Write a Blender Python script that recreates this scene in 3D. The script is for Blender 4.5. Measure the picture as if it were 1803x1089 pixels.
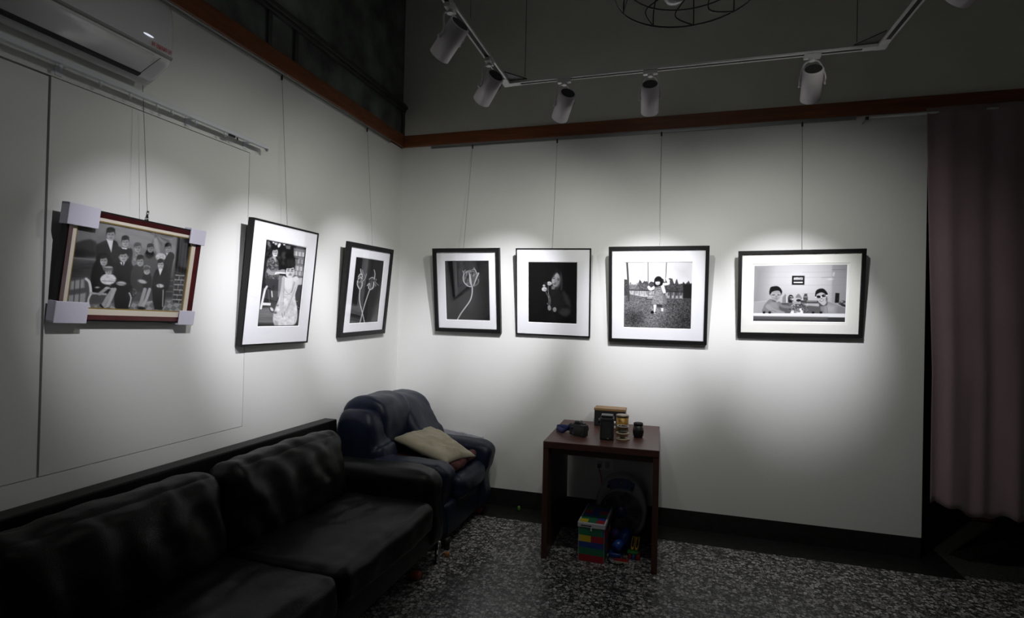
import bpy, bmesh, math, random
import numpy as np
from mathutils import Vector, Matrix, noise

for o in list(bpy.data.objects):
    bpy.data.objects.remove(o, do_unlink=True)
scene = bpy.context.scene
COL = scene.collection
random.seed(5)

# ------------------------------------------------------------------ camera
cam_data = bpy.data.cameras.new('camera')
cam_data.sensor_fit = 'HORIZONTAL'
cam_data.sensor_width = 36.0
cam_data.lens = 968.0 / 1803.0 * 36.0
cam_data.clip_start = 0.05
cam = bpy.data.objects.new('camera', cam_data)
COL.objects.link(cam)
RC = Matrix(((0.95860881, -0.01979564, 0.28403746),
             (0.28376819, -0.01535221, -0.95877001),
             (0.02334007, 0.99968617, -0.00909939)))
cam.matrix_world = Matrix.Translation((0, 0, 1.55)) @ RC.to_4x4()
scene.camera = cam

# ------------------------------------------------------------------ world, exposure
world = bpy.data.worlds.new('world')
scene.world = world
world.use_nodes = True
world.node_tree.nodes['Background'].inputs[0].default_value = (0.8, 0.85, 1.0, 1)
world.node_tree.nodes['Background'].inputs[1].default_value = 0.0
scene.view_settings.view_transform = 'Standard'
scene.view_settings.look = 'None'
scene.view_settings.exposure = 0.0
scene.view_settings.gamma = 1.0
scene.view_settings.use_curve_mapping = False

# spotlight heads on the track: pivot under the track, where it aims, watts
HEADS = [
    # x, y, target, narrow watts, wide watts, label
    (-0.885, 1.30, (-2.22, 1.97, 1.62), 72, 6),
    (-0.885, 2.02, (-2.20, 2.68, 1.60), 142, 19),
    (-0.885, 2.50, (-2.20, 3.60, 1.58), 142, 19),
    (-0.575, 2.80, (-1.36, 4.17, 1.60), 185, 29),
    (-0.14, 2.80, (-0.20, 4.17, 1.62), 168, 26),
    (0.583, 2.80, (0.74, 4.17, 1.62), 168, 26),
]
ZT = 2.785     # track height
XW, YW = -2.278, 4.25


def spot_light(name, loc, target, watts, size, blend, color, radius, parent=None):
    d = bpy.data.lights.new(name, 'SPOT')
    d.energy = watts
    d.spot_size = math.radians(size)
    d.spot_blend = blend
    d.color = color
    d.shadow_soft_size = radius
    o = bpy.data.objects.new(name, d)
    COL.objects.link(o)
    dr = Vector(target) - Vector(loc)
    m = Matrix.Translation(loc) @ dr.to_track_quat('-Z', 'Y').to_matrix().to_4x4()
    if parent:
        o.parent = parent
        o.matrix_local = parent.matrix_world.inverted() @ m
    else:
        o.matrix_world = m
    return o


# unseen area lights used as soft fill, with no fixtures modelled
def area(name, loc, target, watts, size, color):
    d = bpy.data.lights.new(name, 'AREA')
    d.energy = watts
    d.size = size
    d.color = color
    o = bpy.data.objects.new(name, d)
    COL.objects.link(o)
    dr = Vector(target) - Vector(loc)
    o.matrix_world = Matrix.Translation(loc) @ dr.to_track_quat('-Z', 'Y').to_matrix().to_4x4()
    return o


area('overhead_fill', (0.0, 1.3, 4.3), (-0.1, 2.1, 0), 1.2, 0.5, (0.93, 0.96, 1.0))  # soft overhead fill, no lamp modelled there

area('rear_fill', (-0.7, -2.3, 2.0), (-0.6, 3.0, 0.6), 2.6, 1.8, (0.95, 0.97, 1.0))  # fill added behind the camera to lift the dark under the table

# ------------------------------------------------------------------ materials
MATS = {}


def M(name, rgb, rough=0.5, metal=0.0, bump=None, var=None, coat=0.0, spec=None, emit=None, attr=False, sheen=0.0):
    if name in MATS:
        return MATS[name]
    m = bpy.data.materials.new(name)
    m.use_nodes = True
    nt = m.node_tree
    b = nt.nodes['Principled BSDF']
    b.inputs['Base Color'].default_value = (*rgb, 1)
    b.inputs['Roughness'].default_value = rough
    b.inputs['Metallic'].default_value = metal
    if coat:
        b.inputs['Coat Weight'].default_value = coat
        b.inputs['Coat Roughness'].default_value = 0.15
    if sheen:
        b.inputs['Sheen Weight'].default_value = sheen
    if spec is not None:
        b.inputs['Specular IOR Level'].default_value = spec
    if emit:
        b.inputs['Emission Color'].default_value = (*rgb, 1)
        b.inputs['Emission Strength'].default_value = emit
    tc = nt.nodes.new('ShaderNodeTexCoord')
    if bump:
        n = nt.nodes.new('ShaderNodeTexNoise')
        n.inputs['Scale'].default_value = bump[0]
        n.inputs['Detail'].default_value = 5
        nt.links.new(tc.outputs['Object'], n.inputs['Vector'])
        bp = nt.nodes.new('ShaderNodeBump')
        bp.inputs['Strength'].default_value = bump[1]
        bp.inputs['Distance'].default_value = 0.01
        nt.links.new(n.outputs['Fac'], bp.inputs['Height'])
        nt.links.new(bp.outputs['Normal'], b.inputs['Normal'])
    if attr:
        a = nt.nodes.new('ShaderNodeAttribute')
        a.attribute_name = 'paint'
        nt.links.new(a.outputs['Color'], b.inputs['Base Color'])
    elif var:
        n = nt.nodes.new('ShaderNodeTexNoise')
        n.inputs['Scale'].default_value = var[0]
        n.inputs['Detail'].default_value = 6
        nt.links.new(tc.outputs['Object'], n.inputs['Vector'])
        cr = nt.nodes.new('ShaderNodeValToRGB')
        cr.color_ramp.elements[0].position = 0.3
        cr.color_ramp.elements[1].position = 0.7
        cr.color_ramp.elements[0].color = (*[c * (1 - var[1]) for c in rgb], 1)
        cr.color_ramp.elements[1].color = (*[min(1, c * (1 + var[1])) for c in rgb], 1)
        nt.links.new(n.outputs['Fac'], cr.inputs['Fac'])
        nt.links.new(cr.outputs['Color'], b.inputs['Base Color'])
    MATS[name] = m
    return m


def wood(name, c1, c2, rough=0.35, axis='X', scale=6):
    m = bpy.data.materials.new(name)
    m.use_nodes = True
    nt = m.node_tree
    b = nt.nodes['Principled BSDF']
    b.inputs['Roughness'].default_value = rough
    tc = nt.nodes.new('ShaderNodeTexCoord')
    mp = nt.nodes.new('ShaderNodeMapping')
    s = {'X': (0.6, 8, 8), 'Y': (8, 0.6, 8), 'Z': (8, 8, 0.6)}[axis]
    mp.inputs['Scale'].default_value = s
    n = nt.nodes.new('ShaderNodeTexNoise')
    n.inputs['Scale'].default_value = scale
    n.inputs['Detail'].default_value = 6
    n.inputs['Distortion'].default_value = 0.8
    cr = nt.nodes.new('ShaderNodeValToRGB')
    cr.color_ramp.elements[0].position = 0.3
    cr.color_ramp.elements[1].position = 0.72
    cr.color_ramp.elements[0].color = (*c1, 1)
    cr.color_ramp.elements[1].color = (*c2, 1)
    nt.links.new(tc.outputs['Object'], mp.inputs['Vector'])
    nt.links.new(mp.outputs['Vector'], n.inputs['Vector'])
    nt.links.new(n.outputs['Fac'], cr.inputs['Fac'])
    nt.links.new(cr.outputs['Color'], b.inputs['Base Color'])
    MATS[name] = m
    return m


def terrazzo():
    m = bpy.data.materials.new('terrazzo')
    m.use_nodes = True
    nt = m.node_tree
    b = nt.nodes['Principled BSDF']
    b.inputs['Roughness'].default_value = 0.38
    tc = nt.nodes.new('ShaderNodeTexCoord')
    nz = nt.nodes.new('ShaderNodeTexNoise')
    nz.inputs['Scale'].default_value = 30
    mixv = nt.nodes.new('ShaderNodeMixRGB')
    mixv.inputs['Fac'].default_value = 0.02
    nt.links.new(tc.outputs['Object'], mixv.inputs[1])
    nt.links.new(tc.outputs['Object'], nz.inputs['Vector'])
    nt.links.new(nz.outputs['Color'], mixv.inputs[2])
    cols = []
    for sc, lo in ((46, 0.42), (105, 0.5)):
        v = nt.nodes.new('ShaderNodeTexVoronoi')
        v.inputs['Scale'].default_value = sc
        nt.links.new(mixv.outputs['Color'], v.inputs['Vector'])
        e = nt.nodes.new('ShaderNodeTexVoronoi')
        e.feature = 'DISTANCE_TO_EDGE'
        e.inputs['Scale'].default_value = sc
        nt.links.new(mixv.outputs['Color'], e.inputs['Vector'])
        sep = nt.nodes.new('ShaderNodeSeparateColor')
        nt.links.new(v.outputs['Color'], sep.inputs['Color'])
        gt = nt.nodes.new('ShaderNodeMath'); gt.operation = 'GREATER_THAN'
        gt.inputs[1].default_value = lo
        nt.links.new(sep.outputs[0], gt.inputs[0])
        ge = nt.nodes.new('ShaderNodeMapRange')
        ge.inputs['From Min'].default_value = 0.06
        ge.inputs['From Max'].default_value = 0.14
        nt.links.new(e.outputs['Distance'], ge.inputs['Value'])
        mu = nt.nodes.new('ShaderNodeMath'); mu.operation = 'MULTIPLY'
        nt.links.new(gt.outputs[0], mu.inputs[0])
        nt.links.new(ge.outputs[0], mu.inputs[1])
        mu2 = nt.nodes.new('ShaderNodeMath'); mu2.operation = 'MULTIPLY'
        nt.links.new(mu.outputs[0], mu2.inputs[0])
        ad = nt.nodes.new('ShaderNodeMath'); ad.operation = 'MULTIPLY_ADD'
        ad.inputs[1].default_value = 0.7; ad.inputs[2].default_value = 0.3
        nt.links.new(sep.outputs[1], ad.inputs[0])
        nt.links.new(ad.outputs[0], mu2.inputs[1])
        cols.append(mu2)
    mx = nt.nodes.new('ShaderNodeMath'); mx.operation = 'MAXIMUM'
    h = nt.nodes.new('ShaderNodeMath'); h.operation = 'MULTIPLY'; h.inputs[1].default_value = 0.55
    nt.links.new(cols[1].outputs[0], h.inputs[0])
    nt.links.new(cols[0].outputs[0], mx.inputs[0])
    nt.links.new(h.outputs[0], mx.inputs[1])
    cr = nt.nodes.new('ShaderNodeValToRGB')
    cr.color_ramp.elements[0].color = (0.035, 0.036, 0.036, 1)
    cr.color_ramp.elements[1].color = (0.52, 0.51, 0.50, 1)
    nt.links.new(mx.outputs[0], cr.inputs['Fac'])
    # joint strips between the cast slabs
    sp = nt.nodes.new('ShaderNodeSeparateXYZ')
    nt.links.new(tc.outputs['Object'], sp.inputs[0])
    last = cr.outputs['Color']
    for ax, off in ((0, 1.18), (1, 0.3)):
        a = nt.nodes.new('ShaderNodeMath'); a.operation = 'ADD'; a.inputs[1].default_value = off + 8.7
        nt.links.new(sp.outputs[ax], a.inputs[0])
        p = nt.nodes.new('ShaderNodeMath'); p.operation = 'PINGPONG'; p.inputs[1].default_value = 0.435
        nt.links.new(a.outputs[0], p.inputs[0])
        l = nt.nodes.new('ShaderNodeMath'); l.operation = 'LESS_THAN'; l.inputs[1].default_value = 0.0022
        nt.links.new(p.outputs[0], l.inputs[0])
        mm = nt.nodes.new('ShaderNodeMixRGB')
        mm.inputs[2].default_value = (0.02, 0.02, 0.02, 1)
        nt.links.new(l.outputs[0], mm.inputs['Fac'])
        nt.links.new(last, mm.inputs[1])
        last = mm.outputs['Color']
    nt.links.new(last, b.inputs['Base Color'])
    return m


def glass_mat(name='picture_glass', tint=(1, 1, 1), base=0.0):
    m = bpy.data.materials.new(name)
    m.use_nodes = True
    nt = m.node_tree
    nt.nodes.remove(nt.nodes['Principled BSDF'])
    out = nt.nodes['Material Output']
    tr = nt.nodes.new('ShaderNodeBsdfTransparent')
    tr.inputs['Color'].default_value = (*tint, 1)
    gl = nt.nodes.new('ShaderNodeBsdfGlossy')
    gl.inputs['Roughness'].default_value = 0.03
    lw = nt.nodes.new('ShaderNodeLayerWeight')
    lw.inputs['Blend'].default_value = 0.5
    pw = nt.nodes.new('ShaderNodeMath'); pw.operation = 'POWER'; pw.inputs[1].default_value = 4.0
    nt.links.new(lw.outputs['Facing'], pw.inputs[0])
    fr = nt.nodes.new('ShaderNodeMath'); fr.operation = 'MULTIPLY_ADD'
    fr.inputs[1].default_value = 0.6; fr.inputs[2].default_value = 0.025
    nt.links.new(pw.outputs[0], fr.inputs[0])
    mx = nt.nodes.new('ShaderNodeMixShader')
    nt.links.new(fr.outputs[0], mx.inputs[0])
    nt.links.new(tr.outputs[0], mx.inputs[1])
    nt.links.new(gl.outputs[0], mx.inputs[2])
    nt.links.new(mx.outputs[0], out.inputs['Surface'])
    MATS[name] = m
    return m


WALL = M('painted_wall', (0.70, 0.70, 0.68), 0.6, bump=(90, 0.04), var=(2.0, 0.02))
PANEL = M('painted_board', (0.71, 0.71, 0.69), 0.5, bump=(60, 0.03), var=(1.5, 0.02))
GROOVE = M('groove_dark', (0.03, 0.028, 0.022), 0.9)
UPPER = M('upper_wall_olive', (0.66, 0.65, 0.58), 0.8, bump=(60, 0.05), var=(3, 0.05))
DARKW = M('dark_upper_wall', (0.12, 0.14, 0.13), 0.6, bump=(14, 0.3), var=(4.5, 0.65))
DARKM = M('dark_moulding', (0.05, 0.052, 0.05), 0.5, var=(10, 0.3))
DARKR = M('dark_room_paint', (0.05, 0.05, 0.05), 0.9)
CEIL = M('ceiling_paint', (0.35, 0.35, 0.33), 0.9)
BLACKSTONE = M('black_stone', (0.010, 0.010, 0.010), 0.45, var=(20, 0.4))
TERR = terrazzo()
TRIMW = wood('red_wood', (0.13, 0.042, 0.017), (0.24, 0.078, 0.028), 0.4, 'Y')
TRIMX = wood('red_wood_across', (0.13, 0.042, 0.017), (0.24, 0.078, 0.028), 0.4, 'X')
ALU = M('aluminium', (0.42, 0.43, 0.42), 0.35, 0.8)
WHITEM = M('white_lamp_paint', (0.62, 0.58, 0.60), 0.4)
TRACKW = M('track_white', (0.62, 0.62, 0.60), 0.4)
BLACKM = M('black_metal', (0.012, 0.012, 0.012), 0.45)
BLACKF = M('black_frame_wood', (0.006, 0.006, 0.006), 0.45, var=(30, 0.3), spec=0.3)
MATBOARD = M('white_mat_board', (0.80, 0.80, 0.83), 0.8, bump=(300, 0.02))
MATCREAM = M('cream_mat_board', (0.78, 0.78, 0.73), 0.8, bump=(300, 0.02))
BEVEL = M('mat_bevel', (0.9, 0.9, 0.9), 0.7)
PRINT = M('photo_print', (0.5, 0.5, 0.5), 0.6, attr=True, spec=0.15)
PAINTED = M('printed_fabric', (0.5, 0.5, 0.5), 0.6, attr=True)
GLASS = glass_mat()
WIRE = M('steel_wire', (0.16, 0.16, 0.15), 0.4, 0.8)
CHROME = M('chrome', (0.75, 0.75, 0.75), 0.12, 1.0)
LEATHER = M('black_leather', (0.0035, 0.0042, 0.0035), 0.38, bump=(240, 0.16), var=(5, 0.2), spec=0.17)
NAVY = M('navy_leather', (0.007, 0.011, 0.025), 0.38, bump=(200, 0.18), var=(5, 0.2), spec=0.24)
TABLE = wood('mahogany_veneer', (0.052, 0.019, 0.014), (0.095, 0.036, 0.027), 0.42, 'X')
TABLEV = wood('mahogany_veneer_upright', (0.052, 0.019, 0.014), (0.095, 0.036, 0.027), 0.42, 'Z')


# ------------------------------------------------------------------ mesh helpers
def tag(o, label=None, cat=None, group=None, kind=None):
    if label: o['label'] = label
    if cat: o['category'] = cat
    if group: o['group'] = group
    if kind: o['kind'] = kind
    return o


def thing(name, label, cat, loc=(0, 0, 0), rotz=0.0, group=None, matrix=None):
    o = bpy.data.objects.new(name, None)
    o.empty_display_size = 0.1
    COL.objects.link(o)
    m = matrix if matrix is not None else Matrix.Translation(loc) @ Matrix.Rotation(rotz, 4, 'Z')
    o.matrix_world = m
    bpy.context.view_layer.update()
    return tag(o, label, cat, group)


def obj(name, bm, mat, parent=None, smooth=False, loc=None):
    me = bpy.data.meshes.new(name)
    if isinstance(bm, bmesh.types.BMesh):
        bm.to_mesh(me)
        bm.free()
    else:
        me = bm
    o = bpy.data.objects.new(name, me)
    COL.objects.link(o)
    for mm in (mat if isinstance(mat, (list, tuple)) else [mat]):
        me.materials.append(mm)
    if smooth:
        for p in me.polygons:
            p.use_smooth = True
    if parent:
        o.parent = parent
    if loc:
        o.location = loc
    return o


def add_box(bm, x0, x1, y0, y1, z0, z1, bevel=0.0, mi=0, seg=2):
    r = bmesh.ops.create_cube(bm, size=1.0)
    vs = r['verts']
    for v in vs:
        v.co = Vector((x0 + (v.co.x + .5) * (x1 - x0), y0 + (v.co.y + .5) * (y1 - y0), z0 + (v.co.z + .5) * (z1 - z0)))
    fs = set()
    for v in vs:
        fs.update(v.link_faces)
    for f in fs:
        f.material_index = mi
    if bevel > 0:
        es = set()
        for v in vs:
            es.update(v.link_edges)
        bmesh.ops.bevel(bm, geom=list(es), offset=bevel, segments=seg, affect='EDGES', profile=0.5)
    return bm


def box(x0, x1, y0, y1, z0, z1, bevel=0.0, seg=2):
    return add_box(bmesh.new(), x0, x1, y0, y1, z0, z1, bevel, 0, seg)


def add_tube(bm, pts, r, n=10, closed=False):
    pts = [Vector(p) for p in pts]
    N = len(pts)
    rings = []
    prev = None
    for i, p in enumerate(pts):
        if closed:
            t = pts[(i + 1) % N] - pts[i - 1]
        else:
            t = pts[min(i + 1, N - 1)] - pts[max(i - 1, 0)]
        t.normalize()
        if prev is None:
            a = Vector((0, 0, 1)) if abs(t.z) < 0.9 else Vector((1, 0, 0))
            u = t.cross(a).normalized()
        else:
            u = (prev - t * prev.dot(t)).normalized()
        prev = u
        v = t.cross(u)
        rr = r[i] if isinstance(r, (list, tuple)) else r
        rings.append([bm.verts.new(p + (u * math.cos(2 * math.pi * k / n) + v * math.sin(2 * math.pi * k / n)) * rr) for k in range(n)])
    for i in range(N if closed else N - 1):
        a, b = rings[i], rings[(i + 1) % N]
        for k in range(n):
            bm.faces.new((a[k], a[(k + 1) % n], b[(k + 1) % n], b[k]))
    if not closed:
        bm.faces.new(rings[0][::-1])
        bm.faces.new(rings[-1])
    return bm


def tube(pts, r, n=10, closed=False):
    return add_tube(bmesh.new(), pts, r, n, closed)


def add_lathe(bm, prof, n=32, axis='Z', c=(0, 0, 0)):
    """prof: list of (r, h)"""
    c = Vector(c)
    rings = []

    def P(r, h, a):
        x, y = r * math.cos(a), r * math.sin(a)
        if axis == 'Z': return c + Vector((x, y, h))
        if axis == 'Y': return c + Vector((x, h, y))
        return c + Vector((h, x, y))
    for r, h in prof:
        if r < 1e-6:
            rings.append([bm.verts.new(P(0, h, 0))])
        else:
            rings.append([bm.verts.new(P(r, h, 2 * math.pi * k / n)) for k in range(n)])
    for a, b in zip(rings[:-1], rings[1:]):
        for k in range(n):
            k2 = (k + 1) % n
            if len(a) == 1 and len(b) == 1:
                continue
            if len(a) == 1:
                bm.faces.new((a[0], b[k2], b[k]))
            elif len(b) == 1:
                bm.faces.new((a[k], a[k2], b[0]))
            else:
                bm.faces.new((a[k], a[k2], b[k2], b[k]))
    return bm


def lathe(prof, n=32, axis='Z', c=(0, 0, 0)):
    return add_lathe(bmesh.new(), prof, n, axis, c)


def recalc(bm):
    bmesh.ops.recalc_face_normals(bm, faces=bm.faces)
    return bm


def fbm(p, f, seed=0.0):
    return noise.fractal(Vector((p[0] * f + seed, p[1] * f - seed, p[2] * f + 2 * seed)), 1.0, 2.0, 3)


def cushion(hx, hy, hz, r, puff=(0, 0, 0), n=22, wr=0.0, wf=6.0, seed=0.0, crease=None):
    """rounded, puffed block centred at the origin; half sizes hx, hy, hz"""
    bm = bmesh.new()
    bmesh.ops.create_cube(bm, size=2.0)
    bmesh.ops.subdivide_edges(bm, edges=bm.edges[:], cuts=n, use_grid_fill=True)
    H = (hx, hy, hz)
    for v in bm.verts:
        c = v.co.copy()
        q = Vector([math.sin(c[i] * math.pi / 2) * 0.45 + c[i] * 0.55 for i in range(3)])
        p = Vector([q[i] * H[i] for i in range(3)])
        inner = Vector([max(-H[i] + r, min(H[i] - r, p[i])) for i in range(3)])
        d = p - inner
        if d.length > 1e-9:
            # on the surface of the rounded block
            p = inner + d.normalized() * r
        for i in range(3):
            j, k = (i + 1) % 3, (i + 2) % 3
            w = max(0, 1 - (q[j]) ** 2) * max(0, 1 - (q[k]) ** 2)
            p[i] += puff[i] * math.copysign(1, c[i]) * w * (abs(q[i]) ** 3)
        v.co = p
    bm.normal_update()
    if wr or crease:
        offs = []
        for v in bm.verts:
            d = wr * fbm(v.co, wf, seed) if wr else 0
            if crease:
                d += crease(v.co)
            offs.append(v.normal * d)
        for v, d in zip(bm.verts, offs):
            v.co += d
    return bm


def pillow_loft(prof, y0, y1, ny=18, power=4.0, endr=0.06, anchor=None, wr=0.0, wf=8, seed=0, zkeep=None):
    """closed profile in xz extruded along y with softly rounded ends"""
    bm = bmesh.new()
    N = len(prof)
    cx = sum(p[0] for p in prof) / N if anchor is None else anchor[0]
    cz = sum(p[1] for p in prof) / N if anchor is None else anchor[1]
    rings = []
    L = y1 - y0
    ts = []
    for i in range(ny + 1):
        a = -math.pi / 2 + math.pi * i / ny
        ts.append(math.sin(a))
    # ends: inset by up to endr
    for t in ts:
        y = y0 + L * (t + 1) / 2
        e = min(y - y0, y1 - y)
        if e < endr:
            s = math.sqrt(max(0, 1 - (1 - e / endr) ** 2))
        else:
            s = 1.0
        ring = []
        for (px, pz) in prof:
            dx, dz = px - cx, pz - cz
            dist = math.hypot(dx, dz)
            k = (dist - endr * (1 - s)) / dist if dist > endr else s * 0.5 + 0.5 * (dist / endr) * s
            k = max(0.02, k)
            ring.append(bm.verts.new((cx + dx * k, y, cz + dz * k)))
        rings.append(ring)
    for a, b in zip(rings[:-1], rings[1:]):
        for k in range(N):
            bm.faces.new((a[k], a[(k + 1) % N], b[(k + 1) % N], b[k]))
    bm.faces.new(rings[0][::-1])
    bm.faces.new(rings[-1])
    recalc(bm)
    bm.normal_update()
    if wr:
        for v, d in [(v, v.normal * wr * fbm(v.co, wf, seed)) for v in bm.verts]:
            v.co += d
    return bm


def smooth_closed(pts, k=6):
    """Catmull-Rom through closed 2D points"""
    out = []
    N = len(pts)
    for i in range(N):
        p0, p1, p2, p3 = pts[i - 1], pts[i], pts[(i + 1) % N], pts[(i + 2) % N]
        for j in range(k):
            t = j / k
            out.append(tuple(0.5 * ((2 * p1[a]) + (-p0[a] + p2[a]) * t + (2 * p0[a] - 5 * p1[a] + 4 * p2[a] - p3[a]) * t * t
                                    + (-p0[a] + 3 * p1[a] - 3 * p2[a] + p3[a]) * t ** 3) for a in range(len(p1))))
    return out


def smooth_open(pts, k=8):
    out = []
    N = len(pts)
    for i in range(N - 1):
        p0, p1, p2, p3 = pts[max(0, i - 1)], pts[i], pts[i + 1], pts[min(N - 1, i + 2)]
        for j in range(k):
            t = j / k
            out.append(tuple(0.5 * ((2 * p1[a]) + (-p0[a] + p2[a]) * t + (2 * p0[a] - 5 * p1[a] + 4 * p2[a] - p3[a]) * t * t
                                    + (-p0[a] + 3 * p1[a] - 3 * p2[a] + p3[a]) * t ** 3) for a in range(len(p1))))
    out.append(tuple(pts[-1]))
    return out


def srgb2lin(c):
    c = np.clip(c, 0, 1)
    return np.where(c <= 0.04045, c / 12.92, ((c + 0.055) / 1.055) ** 2.4)


def quads(polys):
    """list of (corner points, rgb linear) -> mesh with a 'paint' colour per face corner"""
    me = bpy.data.meshes.new('painted')
    vs, fs, cs = [], [], []
    for pts, c in polys:
        i = len(vs)
        vs += [tuple(p) for p in pts]
        fs.append(tuple(range(i, i + len(pts))))
        cs += [(*c, 1.0)] * len(pts)
    me.from_pydata(vs, [], fs)
    ca = me.color_attributes.new('paint', 'FLOAT_COLOR', 'CORNER')
    ca.data.foreach_set('color', np.array(cs, dtype=np.float32).ravel())
    me.update()
    return me


# ------------------------------------------------------------------ the room
def struct(name, bm, mat, smooth=False):
    return tag(obj(name, bm, mat, smooth=smooth), kind='structure')


TOP = 4.7
XR = 3.6
YF = -2.6
YB = 5.75
struct('floor', box(XW - .1, XR, YF, YB, -0.1, 0.0), TERR)
struct('ceiling', box(XW - .1, XR, YF, YB, TOP, TOP + .1), CEIL)

# left wall: plaster with a boarded-over window, the boards set back in it
bm = bmesh.new()
G = 0.004
add_box(bm, XW - .1, XW, YF, YB, 0.0, 0.893)
add_box(bm, XW - .1, XW, 2.500, YB, 0.893, 2.95)
add_box(bm, XW - .1, XW, YF, 2.500, 2.412, 2.95)
add_box(bm, XW - .1, XW, YF, 0.0, 0.893, 2.412)
add_box(bm, XW - .1, XW - .002, 1.487, 2.4985, 0.8965, 2.409, mi=1)
add_box(bm, XW - .1, XW - .004, 0.0, 1.479, 0.8965, 2.406, mi=1)
add_box(bm, XW - .12, XW - .03, 0, 2.6, 0.85, 2.45, mi=2)
struct('wall_left', bm, [WALL, PANEL, GROOVE])
# dark wall above the wood trim
bm = bmesh.new()
add_box(bm, XW - .1, XW, YF, YB, 3.05, TOP)
struct('wall_left_upper', bm, DARKW)
bm = bmesh.new()
add_box(bm, XW, XW + .030, YF, YW + .02, 3.262, 3.285, .004)
add_box(bm, XW, XW + .045, YF, YW + .02, 3.285, 3.312, .004)
add_box(bm, XW, XW + .030, YF, YW + .02, 3.312, 3.33, .004)
struct('trim_3', bm, DARKM)
bm = bmesh.new()
for y in (2.83, 2.60, 1.5, 0.6):
    add_box(bm, XW, XW + .014, y, y + .035, 3.05, 3.262, .003)
struct('trim_4', bm, DARKM)

# back wall and the opening to its right
XE = 1.582
struct('wall_back', box(XW, XE, YW, YW + .12, 0.14, 2.95), WALL)
struct('baseboard_back', box(XW, XE - .002, YW + .002, YW + .12, 0.0, 0.14), BLACKSTONE)
struct('baseboard_left', box(XW, XW + .008, YF, YW, 0.0, 0.14), BLACKSTONE)
struct('wall_back_upper', box(XW, XR, YW, YW + .12, 2.95, TOP), UPPER)
struct('trim_5', box(XW, 1.73, 4.0, YB, 0.0, 0.0015), BLACKSTONE)
struct('dark_slab_right', box(1.73, XR, 4.06, YB, 0.0, 0.0015), M('dark_floor_slab', (0.045, 0.045, 0.042), 0.5, var=(60, 0.6)))  # thin darker slab laid over the floor right of the border strip
struct('wall_right', box(XR, XR + .1, YF, YB, 0, TOP), UPPER)
struct('wall_front', box(XW - .1, XR, YF - .1, YF, 0, TOP), DARKR)
struct('wall_passage', box(XW, XR, YB, YB + .1, 0, TOP), DARKR)
struct('wall_partition', box(2.75, XR, YW, YW + .12, 0, 2.95), UPPER)
bm = bmesh.new()
add_box(bm, XW, XW + .028, YF, YW, 2.955, 3.06, .003)
struct('trim_1', bm, TRIMW)
bm = bmesh.new()
add_box(bm, XW + .028, XR, YW - .028, YW, 2.955, 3.052, .003)
struct('trim_2', bm, TRIMX)
# small dark cap where the dark wall meets the corner
struct('trim_6', box(XW + .002, XW + .022, YW - .03, YW - .001, 3.062, 3.262, .002), DARKM)

# door leaf standing in the passage, seen through the gap beside the curtain
DOORW = wood('door_wood', (0.035, 0.015, 0.006), (0.07, 0.03, 0.012), 0.4, 'Z')
DOORR = wood('door_rail', (0.20, 0.085, 0.02), (0.28, 0.12, 0.03), 0.4, 'X')
bm = bmesh.new()
add_box(bm, 1.60, 2.5, 5.2, 5.24, 0.01, 2.38, .003)
for z in (1.17, 2.36):
    add_box(bm, 1.60, 2.5, 5.192, 5.2, z, z + .03, .002, mi=1)
struct('door_1', bm, [DOORW, DOORR])

# aluminium picture rails under the trim
def rail_bm(a, b, axis):
    bm = bmesh.new()
    if axis == 'Y':
        add_box(bm, XW, XW + .013, a, b, 2.930, 2.955, .002)
        add_box(bm, XW + .013, XW + .019, a, b, 2.949, 2.955)
        add_box(bm, XW + .013, XW + .019, a, b, 2.930, 2.934)
    else:
        add_box(bm, a, b, YW - .013, YW, 2.930, 2.955, .002)
        add_box(bm, a, b, YW - .019, YW - .013, 2.949, 2.955)
        add_box(bm, a, b, YW - .019, YW - .013, 2.930, 2.934)
    return bm


tag(obj('picture_rail', rail_bm(-1.5, 4.02, 'Y'), ALU), 'slim aluminium picture rail under the wood trim of the left wall', 'picture rail')
tag(obj('picture_rail', rail_bm(-2.0, 1.16, 'X'), ALU), 'slim aluminium picture rail under the wood trim of the back wall', 'picture rail')

# ------------------------------------------------------------------ black-and-white prints
def vnoise(x, y, seed=0):
    xi, yi = np.floor(x).astype(np.int64), np.floor(y).astype(np.int64)
    fx, fy = x - xi, y - yi
    fx, fy = fx * fx * (3 - 2 * fx), fy * fy * (3 - 2 * fy)

    def h(a, b):
        n = (a * 374761393 + b * 668265263 + seed * 1442695041) & 0xffffffff
        n = ((n ^ (n >> 13)) * 1274126177) & 0xffffffff
        return ((n ^ (n >> 16)) & 0xffff) / 65535.0
    return (h(xi, yi) * (1 - fx) + h(xi + 1, yi) * fx) * (1 - fy) + (h(xi, yi + 1) * (1 - fx) + h(xi + 1, yi + 1) * fx) * fy


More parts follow.
